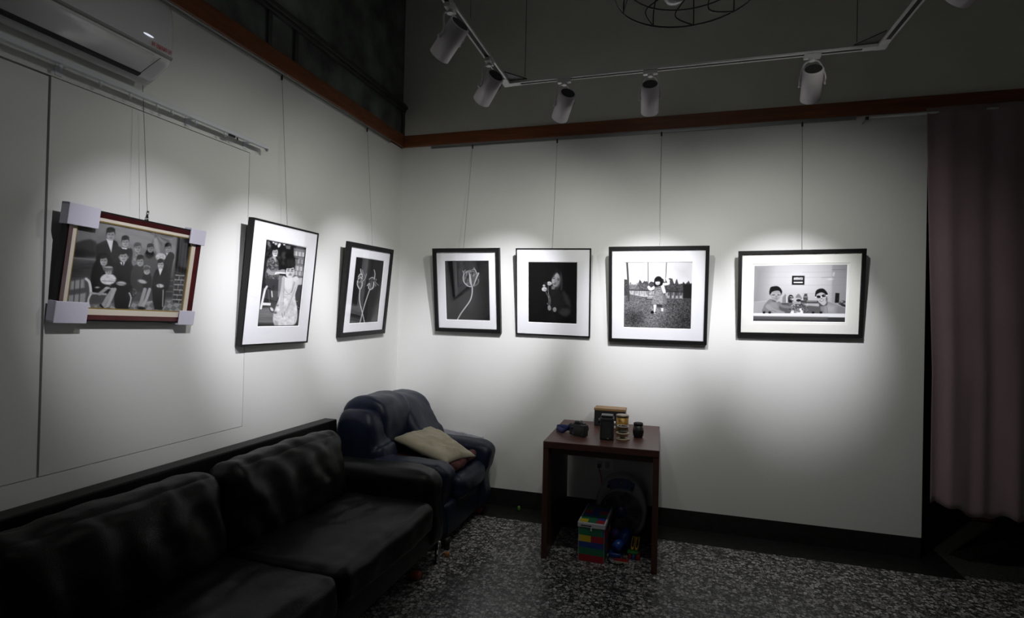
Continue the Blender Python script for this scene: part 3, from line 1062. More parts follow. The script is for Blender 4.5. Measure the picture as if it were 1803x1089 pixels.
def art_swing(w, h):
    a = Art([(78, 65), (1082, 62), (1058, 1045), (66, 1022)], w, h, .87)
    a.P([(700, 60), (1090, 60), (1090, 360), (850, 340)], .68, 160, .8)
    full = np.ones_like(a.X)
    # tree line
    tl = 375 + 0 * a.X
    n = vnoise(a.X / 34, a.Y * 0, 3) * 90 + vnoise(a.X / 11, a.Y * 0, 5) * 30
    edge = 420 - n - 25 * np.exp(-((a.X - 370) / 90) ** 2) - 45 * np.exp(-((a.X - 740) / 110) ** 2) + 25 * np.exp(-((a.X - 180) / 90) ** 2)
    a.mix(np.clip((a.Y - edge) / 8 + .5, 0, 1), .24)
    a.mix(np.clip((a.Y - edge) / 8 + .5, 0, 1) * (a.X < 300) * .8, .48)
    band = a.pmask([(60, 380), (1090, 380), (1090, 600), (60, 600)], 8)
    a.P([(260, 370), (420, 370), (430, 470), (270, 480)], .35, 20, .8)
    a.P([(690, 420), (1090, 395), (1080, 480), (690, 475)], .22, 14)
    a.N(band, 14, 14, .17, 8)
    # water
    a.P([(150, 482), (520, 482), (510, 570), (360, 575), (170, 540)], .74, 6)
    for k in range(9):
        a.L([(180 + k * 37 + (k * 17) % 20, 484), (186 + k * 38, 505 + (k * 29) % 50)], 10 + (k * 13) % 16, .34, 10, .6)
    a.P([(680, 500), (950, 510), (945, 600), (690, 600)], .62, 6)
    for k in range(9):
        a.L([(700 + k * 30 + (k * 11) % 16, 490), (702 + k * 30, 505 + (k * 37) % 75)], 14 + (k * 7) % 18, .14, 10, .85)
    a.P([(945, 380), (1085, 380), (1075, 600), (950, 600)], .08, 14)
    a.L([(80, 468), (505, 482)], 9, .10)
    # grass
    g = a.pmask([(60, 500), (200, 545), (400, 585), (520, 570), (700, 592), (1090, 600), (1090, 1060), (50, 1060)], 10)
    a.mix(g, .36)
    a.mix(g * np.clip((a.X - 500) / 500, 0, 1) * .8, .20)
    a.mix(g * a.emask(250, 650, 160, 90, 0, 120) * .6, .48)
    a.mix(g * a.emask(500, 900, 230, 150, 0, 120) * .7, .46)
    a.mix(g * a.emask(220, 900, 110, 90, 0, 80) * .8, .16)
    a.mix(g * a.emask(950, 950, 180, 100, 0, 120) * .6, .12)
    a.mix(g * a.emask(570, 770, 100, 40, 0, 30) * .7, .55)
    a.N(g, 13, 9, .22, 4)
    a.N(g, 6, 5, .12, 14)
    a.P([(68, 300), (122, 320), (128, 560), (66, 540)], .25, 5)
    a.N(a.pmask([(68, 300), (122, 320), (128, 560), (66, 540)], 5), 8, 8, .25, 6)
    a.L([(76, 303), (140, 312)], 14, .93)
    # frame of the swing
    a.L([(78, 62), (1090, 58)], 9, .22, 3)
    a.L([(120, 65), (134, 300), (142, 630)], 28, .26, 4)
    a.L([(110, 70), (122, 300)], 6, .5, 3, .6)
    for (x0, y0, x1, y1) in ((431, 66, 434, 590), (702, 66, 684, 420)):
        n = int((y1 - y0) / 21)
        for k in range(n):
            x = x0 + (x1 - x0) * k / n
            y = y0 + (y1 - y0) * k / n
            a.E(x, y + 10, 8, 11, .10, 0, 2); a.E(x, y + 10, 3, 6, .85, 0, 2)
    a.L([(402, 604), (500, 606)], 9, .06, 3); a.L([(438, 545), (520, 548)], 8, .15, 3)
    a.P([(425, 555), (500, 552), (498, 600), (415, 602)], .7, 4, .7)
    # girl
    a.P([(525, 400), (640, 400), (690, 480), (640, 520), (530, 500)], .9, 5)
    a.L([(440, 430), (470, 460), (530, 425)], 40, .92, 5, sm=True)
    a.L([(740, 330), (700, 300)], 26, .78, 5); a.L([(640, 385), (730, 375), (715, 320)], 34, .90, 5, sm=True)
    a.P([(620, 400), (665, 400), (690, 505), (660, 525)], .92, 4)
    a.P([(535, 405), (610, 400), (650, 510), (700, 665), (640, 665), (640, 690), (485, 680), (510, 560)], .52, 5, sm=True)
    a.N(a.pmask([(535, 405), (610, 400), (650, 510), (700, 665), (640, 690), (485, 680), (510, 560)], 4), 8, 8, .22, 3)
    a.P([(640, 520), (710, 560), (705, 665), (650, 668)], .42, 5, .8)
    a.L([(530, 445), (610, 430)], 10, .25, 3); a.L([(530, 470), (615, 458)], 8, .3, 3)
    a.P([(515, 370), (530, 300), (575, 268), (625, 285), (650, 350), (630, 405), (540, 425), (520, 410)], .06, 5, sm=True)
    a.E(572, 362, 35, 36, .80, 0, 5)
    a.P([(535, 345), (545, 300), (610, 300), (612, 340)], .06, 5)
    a.L([(552, 348), (566, 348)], 5, .2); a.L([(582, 348), (598, 348)], 5, .2); a.L([(560, 380), (590, 380)], 5, .3)
    a.P([(510, 690), (552, 690), (538, 780), (515, 800)], .92, 4); a.L([(520, 780), (530, 815)], 18, .9)
    a.E(490, 800, 24, 22, .06, 0); a.E(535, 805, 12, 8, .2)
    a.P([(552, 680), (635, 685), (640, 730), (560, 720)], .20, 5)
    a.P([(620, 740), (655, 735), (652, 785), (625, 780)], .90, 4)
    return a


def art_bath(w, h):
    a = Art([(80, 85), (1632, 68), (1588, 1022), (58, 1003)], w, h, .56)
    full = np.ones_like(a.X)
    a.E(850, 320, 560, 420, .82, 0, 420)
    a.P([(60, 80), (300, 80), (150, 700), (60, 700)], .44, 160, .7)
    a.P([(1380, 60), (1640, 60), (1600, 700), (1370, 700)], .52, 20, .6)
    for y in (185, 275, 405, 545):
        a.L([(880, y + 5), (1600, y - 4)], 6, .5, 5, .4)
        a.L([(100, y), (700, y)], 5, .5, 6, .25)
    a.L([(1200, 280), (1360, 275)], 8, .42, 4, .5); a.L([(1380, 150), (1600, 145)], 9, .35, 5, .5)
    a.P([(1395, 190), (1425, 190), (1410, 260), (1385, 250)], .85, 8, .6); a.E(1345, 305, 50, 16, .85, 0, 10, .6)
    # small framed picture
    a.P([(710, 248), (920, 248), (915, 400), (705, 400)], .05, 3)
    a.P([(738, 275), (892, 275), (888, 335), (736, 335)], .72, 3)
    a.N(a.pmask([(738, 275), (892, 275), (888, 335), (736, 335)], 3), 16, 12, .3, 3)
    a.P([(738, 318), (890, 318), (888, 343), (736, 343)], .14, 6)
    a.P([(736, 350), (888, 350), (886, 370), (736, 370)], .95, 3)
    # bottles on the ledge
    a.P([(60, 680), (330, 660), (330, 700), (60, 720)], .72, 6, .6)
    a.P([(545, 700), (548, 610), (595, 552), (635, 600), (640, 705)], .50, 6); a.L([(618, 590), (622, 700)], 14, .9)
    a.P([(648, 690), (650, 590), (690, 565), (730, 600), (720, 700)], .15, 5, sm=True); a.L([(672, 600), (715, 600)], 14, .6); a.L([(670, 630), (700, 640)], 14, .5)
    a.P([(770, 620), (780, 580), (820, 550), (855, 590), (870, 640), (790, 660)], .48, 6, sm=True)
    a.P([(900, 650), (905, 580), (940, 548), (968, 590), (965, 660)], .26, 5, sm=True); a.L([(915, 600), (962, 600)], 20, .5); a.L([(918, 555), (962, 555)], 10, .15)
    a.P([(1432, 535), (1498, 540), (1490, 700), (1420, 700)], .08, 5)
    a.N(a.pmask([(1432, 535), (1498, 540), (1490, 700), (1420, 700)], 5), 10, 8, .12, 3)
    a.E(1550, 690, 50, 24, .22, -10, 6); a.E(1540, 685, 24, 8, .75); a.E(1560, 740, 50, 20, .14, 20, 6)
    a.L([(1490, 715), (1600, 760)], 16, .15)
    # tub
    a.P([(60, 690), (340, 680), (300, 870), (60, 880)], .62, 10)
    a.P([(430, 700), (1200, 712), (1200, 880), (430, 880)], .34, 8)
    a.P([(900, 715), (1180, 712), (1150, 760), (930, 740)], .68, 10)
    a.L([(500, 715), (700, 718)], 8, .12)
    a.N(a.pmask([(640, 600), (970, 640), (980, 850), (640, 850)], 10), 22, 16, .28, 9)
    a.L([(870, 680), (1130, 685)], 44, .24, 6); a.L([(960, 672), (1120, 672)], 14, .62, 6)
    a.P([(700, 620), (850, 620), (860, 660), (700, 660)], .72, 6); a.E(820, 660, 40, 22, .1, 0, 5)
    a.P([(710, 670), (860, 690), (850, 720), (720, 720)], .62, 5)
    # left boy
    a.P([(228, 870), (235, 760), (290, 680), (350, 635), (430, 670), (500, 720), (490, 790), (540, 870)], .47, 6, sm=True)
    a.P([(300, 760), (360, 690), (450, 690), (480, 790), (430, 800)], .56, 24, .8, sm=True)
    a.L([(300, 760), (400, 830), (560, 880)], 70, .58, 8, sm=True)
    a.L([(490, 700), (560, 760), (740, 770)], 46, .46, 6, sm=True)
    a.L([(365, 820), (445, 848)], 5, .22, 4, .7)
    a.E(435, 520, 105, 95, .05, 0, 6)
    a.P([(340, 560), (350, 530), (420, 500), (500, 500), (520, 560), (500, 625), (450, 668), (400, 660), (358, 600)], .58, 6, sm=True)
    a.P([(332, 560), (345, 450), (400, 425), (480, 428), (540, 500), (528, 545), (500, 505), (440, 490), (370, 520), (358, 552)], .05, 5, sm=True)
    a.L([(348, 555), (400, 548), (450, 560), (522, 548)], 5, .9, 3, sm=True)
    a.E(400, 570, 34, 20, .50, 0); a.E(486, 572, 30, 18, .50, 0)
    for cx in (400, 486):
        for t in range(10):
            pass
    a.L([(370, 590), (400, 592), (430, 585)], 5, .88, 3, .9, sm=True); a.L([(460, 585), (490, 590), (515, 580)], 5, .85, 3, .9, sm=True)
    a.L([(385, 568), (412, 566)], 6, .12); a.L([(470, 568), (498, 566)], 6, .12)
    a.E(448, 598, 16, 8, .42); a.L([(425, 630), (465, 632)], 7, .28)
    a.P([(385, 650), (445, 668), (430, 690), (370, 670)], .30, 8, .8)
    # right boy
    a.P([(1140, 690), (1180, 760), (1190, 880), (1590, 880), (1590, 790), (1450, 730), (1330, 690), (1280, 670)], .50, 6)
    a.P([(1300, 720), (1440, 750), (1420, 880), (1280, 880), (1260, 790)], .68, 50, .8)
    a.L([(1290, 770), (1300, 875)], 6, .3, 8, .6); a.P([(1140, 690), (1240, 720), (1300, 690), (1290, 740), (1180, 760)], .2, 12, .8)
    a.P([(1105, 600), (1130, 560), (1200, 530), (1280, 560), (1295, 640), (1270, 720), (1220, 740), (1150, 680)], .70, 6, sm=True)
    a.P([(1092, 580), (1110, 500), (1170, 465), (1240, 470), (1300, 540), (1290, 575), (1240, 540), (1190, 528), (1120, 560), (1108, 600)], .06, 5, sm=True)
    a.E(1152, 600, 38, 22, .08, 4); a.E(1238, 582, 36, 22, .08, -8)
    a.E(1152, 600, 46, 28, .85, 4, a=0); a.L([(1100, 606), (1116, 602)], 12, .92); a.L([(1272, 578), (1296, 574)], 12, .92)
    a.E(1250, 578, 12, 7, .5); a.E(1195, 600, 12, 8, .9)
    a.E(1200, 632, 18, 10, .5); a.L([(1172, 660), (1200, 672), (1235, 650)], 10, .3, 4, sm=True); a.E(1204, 660, 20, 6, .88, -10)
    a.E(1285, 640, 14, 40, .2, 0, 8, .7)
    # toys in the middle
    a.P([(700, 825), (890, 825), (895, 895), (670, 895)], .92, 4)
    a.P([(730, 800), (800, 790), (860, 800), (840, 860), (740, 870)], .5, 6)
    a.N(a.pmask([(700, 720), (900, 720), (880, 870), (690, 870)], 6), 16, 14, .35, 5)
    a.L([(700, 760), (715, 735), (750, 740), (755, 775)], 7, .85, 3, sm=True)
    a.E(850, 808, 18, 22, .95); a.E(800, 775, 60, 16, .3, 10)
    # rim and side of the tub
    a.P([(62, 872), (1590, 880), (1590, 948), (60, 925)], .90, 5)
    a.P([(60, 925), (1590, 945), (1590, 1025), (55, 1010)], .20, 10)
    a.P([(60, 925), (1300, 940), (1300, 985), (55, 970)], .42, 22, .7)
    for cx in (240, 335, 1060, 1190):
        a.E(cx, 862, 22, 18, .05); a.E(cx + 4, 842, 13, 12, .12); a.E(cx + 4, 838, 4, 4, .9); a.E(cx + 28, 850, 8, 5, .3)
    return a

# ------------------------------------------------------------------ framed pictures
def ring(w, h, iw, ih, z0, z1, cx=0, cy=0, bm=None, icx=0, icy=0):
    """rectangular ring, outer w x h, opening iw x ih, from z0 (back) to z1 (front)"""
    bm = bm or bmesh.new()
    O = [(cx - w / 2, cy - h / 2), (cx + w / 2, cy - h / 2), (cx + w / 2, cy + h / 2), (cx - w / 2, cy + h / 2)]
    I = [(icx - iw / 2, icy - ih / 2), (icx + iw / 2, icy - ih / 2), (icx + iw / 2, icy + ih / 2), (icx - iw / 2, icy + ih / 2)]
    vo0 = [bm.verts.new((x, y, z0)) for x, y in O]; vo1 = [bm.verts.new((x, y, z1)) for x, y in O]
    vi0 = [bm.verts.new((x, y, z0)) for x, y in I]; vi1 = [bm.verts.new((x, y, z1)) for x, y in I]
    for k in range(4):
        j = (k + 1) % 4
        bm.faces.new((vo1[k], vo1[j], vi1[j], vi1[k]))
        bm.faces.new((vo0[k], vi0[k], vi0[j], vo0[j]))
        bm.faces.new((vo0[k], vo0[j], vo1[j], vo1[k]))
        bm.faces.new((vi0[k], vi1[k], vi1[j], vi0[j]))
    return bm


def bevel_ring(iw, ih, b, z0, z1, cx, cy):
    """sloping cut edge of a mat window, from opening (z1) down to z0"""
    bm = bmesh.new()
    A = [(cx - iw / 2, cy - ih / 2), (cx + iw / 2, cy - ih / 2), (cx + iw / 2, cy + ih / 2), (cx - iw / 2, cy + ih / 2)]
    B = [(cx - iw / 2 + b, cy - ih / 2 + b), (cx + iw / 2 - b, cy - ih / 2 + b), (cx + iw / 2 - b, cy + ih / 2 - b), (cx - iw / 2 + b, cy + ih / 2 - b)]
    va = [bm.verts.new((x, y, z1)) for x, y in A]; vb = [bm.verts.new((x, y, z0)) for x, y in B]
    for k in range(4):
        j = (k + 1) % 4
        bm.faces.new((va[k], va[j], vb[j], vb[k]))
    return bm


def frame_matrix(wall, c, zc, h, tilt, roll, th):
    z = Vector((0, 0, 1))
    if wall == 'B':
        u, n = Vector((1, 0, 0)), Vector((0, -1, 0))
    else:
        u, n = Vector((0, 1, 0)), Vector((1, 0, 0))
    v = z * math.cos(tilt) + n * math.sin(tilt)
    nn = n * math.cos(tilt) - z * math.sin(tilt)
    u2 = u * math.cos(roll) + v * math.sin(roll)
    v2 = v * math.cos(roll) - u * math.sin(roll)
    off = th * math.cos(tilt) + h / 2 * math.sin(tilt) + .006
    P = Vector((c, YW - off, zc)) if wall == 'B' else Vector((XW + off, c, zc))
    m = Matrix((u2, v2, nn)).transposed().to_4x4()
    m.translation = P
    return m


def make_frame(label, wall, c, zc, w, h, tilt, roll, th, fw, recess, pic, art, mat_m, wires, mat2=None, group=None):
    m = frame_matrix(wall, c, zc, h, tilt, roll, th)
    t = thing('framed_photograph', label, 'picture', matrix=m, group=group)
    pcx, pcy, pw, ph = pic
    bm = ring(w, h, w - 2 * fw, h - 2 * fw, -th, 0)
    obj('frame', bm, BLACKF, t)
    zr = -recess
    if mat_m is not None:
        if mat2:
            ow, oh = mat2[2], mat2[3]
            mb = obj('mat_board', ring(w - 2 * fw + .002, h - 2 * fw + .002, ow, oh, zr - .003, zr, icx=mat2[0], icy=mat2[1]), mat_m, t)
            mb = obj('inner_mat_board', ring(w - 2 * fw, h - 2 * fw, pw + .008, ph + .008, zr - .006, zr - .0035, icx=pcx, icy=pcy), mat_m, t)
            pz = zr - .0065
        else:
            mb = obj('mat_board', ring(w - 2 * fw + .002, h - 2 * fw + .002, pw + .006, ph + .006, zr - .004, zr, icx=pcx, icy=pcy), mat_m, t)
            pz = zr - .0045
        obj('mat_bevel', bevel_ring(pw + .0085, ph + .0085, .0045, pz + .0005, pz + .003, pcx, pcy), BEVEL, mb if not mat2 else t)
    else:
        pz = zr
    p = obj('photo_print', art(pw, ph).mesh(), PRINT, t)
    p.location = (pcx, pcy, pz)
    obj('backing_board', box(-w / 2 + fw * .6, w / 2 - fw * .6, -h / 2 + fw * .6, h / 2 - fw * .6, max(-th + .001, pz - .012), pz - .0015), DARKR, t)
    obj('glass', box(-w / 2 + fw * .9, w / 2 - fw * .9, -h / 2 + fw * .9, h / 2 - fw * .9, zr + .0012, zr + .0024), GLASS, t)
    # hanging wire from the picture rail down to the frame's top edge
    inv = m.inverted()
    (ua, za, ub) = wires
    top_local = Vector((ub - c, h / 2, -th * .7))
    top_w = m @ top_local
    if wall == 'B':
        a = Vector((ua, YW - .016, za))
    else:
        a = Vector((XW + .016, ua, za))
    obj('hanging_wire', tube([inv @ a, inv @ top_w], .0011, 6), WIRE, t)
    hk = bmesh.new()
    la = inv @ (a + Vector((0, 0, .012))); lb = inv @ (a - Vector((0, 0, .018)))
    add_tube(hk, [la, lb], .006, 8)
    obj('rail_hook', hk, BLACKM, t, True)
    return t, m


t, m = make_frame('tall black-framed photo of a girl with blunt fringe and a woman behind her, left wall', 'L', 2.710, 1.6872, .5637, .6997, .0863, -.0053, .035, .010, .004,
                  (.0095, .0011, .348, .486), art_salon, MATBOARD, (2.719, 2.925, 2.723), group=None)
t, m = make_frame('black-framed photo of two crossed dried tulips, nearest the corner on left wall', 'L', 3.6519, 1.6992, .6221, .677, .1042, .0237, .030, .032, .012,
                  (.0058, -.0028, .3913, .4798), art_tulips, MATBOARD, (3.663, 2.925, 3.671))
t, m = make_frame('black-framed photo of one single dried tulip, leftmost on the back wall', 'B', -1.6222, 1.7296, .5719, .6847, .1541, -.0031, .035, .030, .016,
                  (.0021, -.0014, .3775, .4828), art_tulip, MATBOARD, (-1.625, 2.925, -1.643))
t, m = make_frame('thin black-framed dark portrait of a long-haired person holding roses, between tulip and swing pictures', 'B', -.9129, 1.7238, .5905, .6831, .1423, -.0125, .022, .010, .004,
                  (-.0023, -.0028, .3838, .4728), art_girl, MATBOARD, (-.915, 2.925, -.918))
t, m = make_frame('black-framed square photo of a child standing by a chain swing on grass', 'B', -.1259, 1.7099, .7026, .7141, .1771, -.0005, .035, .024, .016,
                  (-.0005, -.0028, .4799, .4866), art_swing, MATBOARD, (-.121, 2.925, -.120))
t, m = make_frame('wide black-framed photo of two swim-goggled children in a bathtub, rightmost on the back wall', 'B', .8161, 1.7346, .784, .5987, .1342, .0121, .035, .024, .014,
                  (.001, -.0012, .5744, .3879), art_bath, MATCREAM, (.827, 2.925, .828), mat2=(-.0006, -.0024, .608, .419))

# family portrait: dark red moulding, linen liner, gilt slip and foam corner guards
FT = .035
m = frame_matrix('L', 1.8055, 1.6966, .4578, .1145, -.0245, FT)
t = thing('framed_photograph', 'family group portrait in a dark red wood frame with foam corner guards, left wall', 'picture', matrix=m)
W_, H_ = .612, .443
REDF = M('oxblood_moulding', (0.060, 0.008, 0.010), 0.3, var=(20, .3), coat=.4)
LINEN = M('linen_liner', (0.66, 0.60, 0.50), 0.9, bump=(400, .1))
GOLD = M('gilt_slip', (0.42, 0.30, 0.09), 0.35, 0.7)
FOAM = M('white_foam', (0.62, 0.60, 0.70), 0.9, bump=(200, .1))
bm = bmesh.new()
ring(W_, H_, W_ - .018, H_ - .018, -FT, -.006, bm=bm)
obj('frame', bm, BLACKF, t)
bm = ring(W_ - .014, H_ - .014, W_ - .052, H_ - .052, -FT + .002, -.002)
for v in bm.verts:
    if abs(v.co.x) < W_ / 2 - .02 and v.co.z > -.01:
        v.co.z -= .006
f = obj('moulding', bm, REDF, t)
tag(f, 'glossy dark red band of the frame')
iw, ih = .5165, .346
icx, icy = -.003, .005
bm = ring(W_ - .052, H_ - .052, iw + .008, ih + .008, -.018, -.010, icx=icx, icy=icy)
obj('liner', bm, LINEN, t)
obj('slip', ring(iw + .010, ih + .010, iw - .002, ih - .002, -.018, -.0125, icx=icx, icy=icy, cx=icx, cy=icy), GOLD, t)
p = obj('photo_print', art_family(iw, ih).mesh(), PRINT, t)
p.location = (icx, icy, -.017)
obj('backing_board', box(-W_ / 2 + .01, W_ / 2 - .01, -H_ / 2 + .01, H_ / 2 - .01, -.03, -.019), DARKR, t)
obj('glass', box(-iw / 2 + icx, iw / 2 + icx, -ih / 2 + icy, ih / 2 + icy, -.0145, -.0135), GLASS, t)
for sx, sy, gw, gh in ((-1, 1, .118, .082), (1, 1, .085, .072), (1, -1, .085, .068), (-1, -1, .122, .084)):
    bm = bmesh.new()
    x1, y1 = sx * (W_ / 2 + .008), sy * (H_ / 2 + .008)
    x0, y0 = x1 - sx * gw, y1 - sy * gh
    X = sorted((x0, x1)); Y = sorted((y0, y1))
    add_box(bm, X[0], X[1], Y[0], Y[1], .0005, .007, .002)
    ox = sorted((x1, x1 - sx * .0078)); oy = sorted((y1, y1 - sy * .0078))
    add_box(bm, ox[0], ox[1], Y[0], Y[1], -FT, .004)
    add_box(bm, X[0], X[1], oy[0], oy[1], -FT, .004)
    obj('corner_guard', bm, FOAM, t)
inv = m.inverted()
a = Vector((XW + .016, 1.812, 2.925))
b = m @ Vector((.016, H_ / 2 + .03, -.015))
obj('hanging_wire', tube([inv @ a, inv @ b], .0011, 6), WIRE, t)
bm = bmesh.new()
q = Vector((.016, H_ / 2, -.015))
add_tube(bm, [q + Vector((0, .042, 0)), q + Vector((0, .012, 0))], .0058, 10)
add_tube(bm, [q + Vector((-.006, .012, 0)), q + Vector((-.006, -.002, 0))], .003, 8)
add_tube(bm, [q + Vector((.004, .014, 0)), q + Vector((.004, -.002, 0))], .005, 8)
obj('wire_clamp', bm, CHROME, t, True)
obj('rail_hook', tube([inv @ (a + Vector((0, 0, .012))), inv @ (a - Vector((0, 0, .018)))], .006, 8), BLACKM, t, True)

# ------------------------------------------------------------------ ceiling track and spotlights
XL, XRT, YT = -.885, .86, 2.80
tk = thing('light_track', 'white U-shaped spotlight track hanging from thin wires above the pictures', 'track light', (0, 0, ZT))
SLOT = M('track_slot', (0.01, 0.01, 0.01), 0.7)


def track_run(a, b):
    a, b = Vector(a), Vector(b)
    L = (b - a).length
    d = (b - a) / L
    ang = math.atan2(d.y, d.x)
    rot = Matrix.Translation(a) @ Matrix.Rotation(ang, 4, 'Z')
    bm = bmesh.new()
    add_box(bm, 0, L, -.018, .018, -.005, .001)
    add_box(bm, 0, L, -.018, -.0095, -.008, -.005)
    add_box(bm, 0, L, .0095, .018, -.008, -.005)
    add_box(bm, 0, L, -.0095, .0095, -.0068, -.0052, mi=1)
    bm.transform(rot)
    return obj('track_bar', bm, [TRACKW, SLOT], tk)


RA = Vector((.86, 2.79, 0)); RB = Vector((.93, -.4, 0))
track_run((XL, -.4, 0), (XL, YT, 0))
track_run((XL, YT, 0), (XRT, YT, 0))
track_run(RA, RB)
for cx, sx in ((XL, 1), (XRT, -1)):
    bm = bmesh.new()
    add_box(bm, cx - .022, cx + .022, YT - .022, YT + .022, -.010, .004, .002)
    x0, x1 = sorted((cx, cx + sx * .075))
    add_box(bm, x0, x1, YT - .019, YT + .019, -.0095, .003, .002)
    add_box(bm, cx - .019, cx + .019, YT - .075, YT, -.0095, .003, .002)
    obj('corner_joint', bm, TRACKW, tk)
    bm = bmesh.new()
    tri = [(cx + sx * .02, YT - .02), (cx + sx * .115, YT - .02), (cx + sx * .02, YT - .13)]
    lo = [bm.verts.new((x, y, .004)) for x, y in tri]; hi = [bm.verts.new((x, y, .009)) for x, y in tri]
    bm.faces.new(lo); bm.faces.new(hi[::-1])
    for k in range(3):
        bm.faces.new((lo[k], hi[k], hi[(k + 1) % 3], lo[(k + 1) % 3]))
    recalc(bm)
    obj('gusset_plate', bm, BLACKM, tk)
    obj('suspension_wire', tube([(cx + sx * .105, YT - .028, .015), (cx + sx * .105, YT - .028, TOP - ZT)], .0016, 6), BLACKM, tk)
for x, y in ((XL + .03, 2.165), (XL, .7), (.89, 1.2)):
    obj('suspension_wire', tube([(x, y, .015), (x, y, TOP - ZT)], .0012, 6), WIRE, tk)

LENS = M('lamp_lens', (0.9, 0.93, 1.0), 0.3, emit=3.0)
VENT = M('vent_grey', (.035, .034, .034), .6)
INSIDE = M('lamp_inside', (0.25, 0.25, 0.26), 0.4)


def make_spotlight(x, y, target, label, lit, wn=0, ww=0, L=.152, R=.0435, group='spotlights on the hanging track', arm='X'):
    pivot = Vector((x, y, ZT - .146))
    t = thing('spotlight', label, 'spotlight', (x, y, ZT - .009), group=group)
    inv = t.matrix_world.inverted()
    d = (Vector(target) - pivot).normalized()
    # adapter on the track
    bm = bmesh.new()
    if arm == 'X':
        add_box(bm, -.035, .035, -.014, .014, -.018, 0.001, .003)
    else:
        add_box(bm, -.014, .014, -.035, .035, -.018, 0.001, .003)
    add_lathe(bm, [(0, -.030), (.014, -.030), (.014, -.018), (0, -.018)], 16)
    obj('track_adapter', bm, TRACKW, t)
    q = d.to_track_quat('-Z', 'Y').to_matrix().to_4x4()
    # side axis horizontal, perpendicular to the aim
    side = d.cross(Vector((0, 0, 1))).normalized()
    up = side.cross(d).normalized()
    mr = Matrix((side, up, -d)).transposed().to_4x4()
    mr.translation = pivot
    prof = [(0, L / 2 - .004), (R * .6, L / 2 - .004), (R * .6, L / 2), (R - .004, L / 2), (R, L / 2 - .004), (R, -L / 2), (R - .003, -L / 2), (R - .004, -L / 2 + .045), (0, -L / 2 + .045)]
    bm = lathe(prof, 36)
    recalc(bm)
    bm.transform(inv @ mr)
    o = obj('lamp_housing', bm, WHITEM, t, True)
    bm = lathe([(0, L / 2 + .0006), (R * .82, L / 2 + .0006), (R * .82, L / 2 + .0016), (0, L / 2 + .0016)], 32)
    bm.transform(inv @ mr)
    obj('rear_vent', bm, VENT, o)
    # yoke: two straps from the adapter to the sides of the housing
    for s in (-1, 1):
        a = Vector((0, 0, -.026))
        e = (inv @ mr) @ Vector((s * (R + .004), 0, 0))
        e0 = (inv @ mr) @ Vector((s * (R + .006), 0, L * .42))
        sd = side * s
        m1 = a + sd * (R * .75) + Vector((0, 0, -.018))
        pts = smooth_open([tuple(a + sd * .008), tuple(m1), tuple((e0 + e) / 2 + sd * .003), tuple(e)], 6)
        bm = tube(pts, .0042, 8)
        add_tube(bm, [e, e + sd * .008], .008, 12)
        obj('yoke', bm, WHITEM if lit else WHITEM, t, True)
    bm = lathe([(0, -L / 2 + .048), (R - .006, -L / 2 + .048), (R - .006, -L / 2 + .044), (0, -L / 2 + .044)], 28)
    bm.transform(inv @ mr)
    obj('lens', bm, LENS if lit else INSIDE, o)
    if lit:
        # the beam leaves at the mouth of the housing
        mouth = pivot + d * (L / 2 + .004)
        spot_light('beam', mouth, mouth + d, wn, 43, 1.0, (0.94, 0.93, 1.0), .02, t)
        spot_light('spill', mouth, mouth + d, ww, 108, 1.0, (0.99, 1.0, 0.93), .03, t)
    return t


LBL = ['white cylinder spotlight on the near left arm of the track, aimed at the family portrait',
       'white cylinder spotlight, upper of the two seen on the left arm of the track',
       'white cylinder spotlight on the left arm of the track, right by its corner joint',
       'white cylinder spotlight leaning left, first on the front bar from the left corner',
       'white cylinder spotlight hanging upright at the middle of the front bar',
       'white cylinder spotlight hanging upright, rightmost on the front bar of the track']
for k, (x, y, tg, wn, ww) in enumerate(HEADS):
    make_spotlight(x, y, tg, LBL[k], True, wn, ww, arm='Y' if k < 3 else 'X')
make_spotlight(.88, 2.02, (-.10, 4.17, 1.56), 'white cylinder spotlight on the right arm of the track, cut by the top edge', True, 45, 4, L=.17, R=.05, arm='Y')

# ------------------------------------------------------------------ wire cage pendant
CAGE = (.02, 2.09, 2.75)
t = thing('cage_pendant_lamp', 'black wire cage pendant lamp with a clear round bulb, above the track', 'pendant lamp', CAGE)
R1, R2 = .262, .225
bm = bmesh.new()
circ = lambda r, z, n=48: [(r * math.cos(2 * math.pi * k / n), r * math.sin(2 * math.pi * k / n), z) for k in range(n)]
add_tube(bm, circ(R1, 0), .0032, 6, True)
add_tube(bm, circ(R2, .05), .0028, 6, True)
add_tube(bm, circ(.06, .27), .0025, 6, True)
for k in range(10):
    a = 2 * math.pi * k / 10 + .2
    c, s = math.cos(a), math.sin(a)
    add_tube(bm, smooth_open([(R1 * c, R1 * s, 0), (R1 * .97 * c, R1 * .97 * s, .08), (R1 * .7 * c, R1 * .7 * s, .19), (.06 * c, .06 * s, .27)], 6), .0028, 6)
    a2 = a + .32
    c2, s2 = math.cos(a2), math.sin(a2)
    a3 = a + .63
    add_tube(bm, smooth_open([(R1 * c, R1 * s, 0), (R1 * .80 * c2, R1 * .80 * s2, .02), (R1 * .55 * math.cos(a + .1), R1 * .55 * math.sin(a + .1), .07), (R1 * .30 * c2, R1 * .30 * s2, .16), (.06 * math.cos(a3), .06 * math.sin(a3), .27)], 6), .0026, 6)
obj('wire_cage', bm, BLACKM, t, True)
obj('lamp_cord', tube([(-.045, 0, .19), (-.02, 0, .26), (0, 0, TOP - CAGE[2])], .004, 8), BLACKM, t, True)
obj('socket', lathe([(0, .30), (.022, .30), (.024, .23), (.02, .21), (0, .21)], 20), BLACKM, t, True, loc=(-.045, 0, -.125))
BULB = M('frosted_bulb', (0.55, 0.55, 0.55), 0.15, coat=.6)
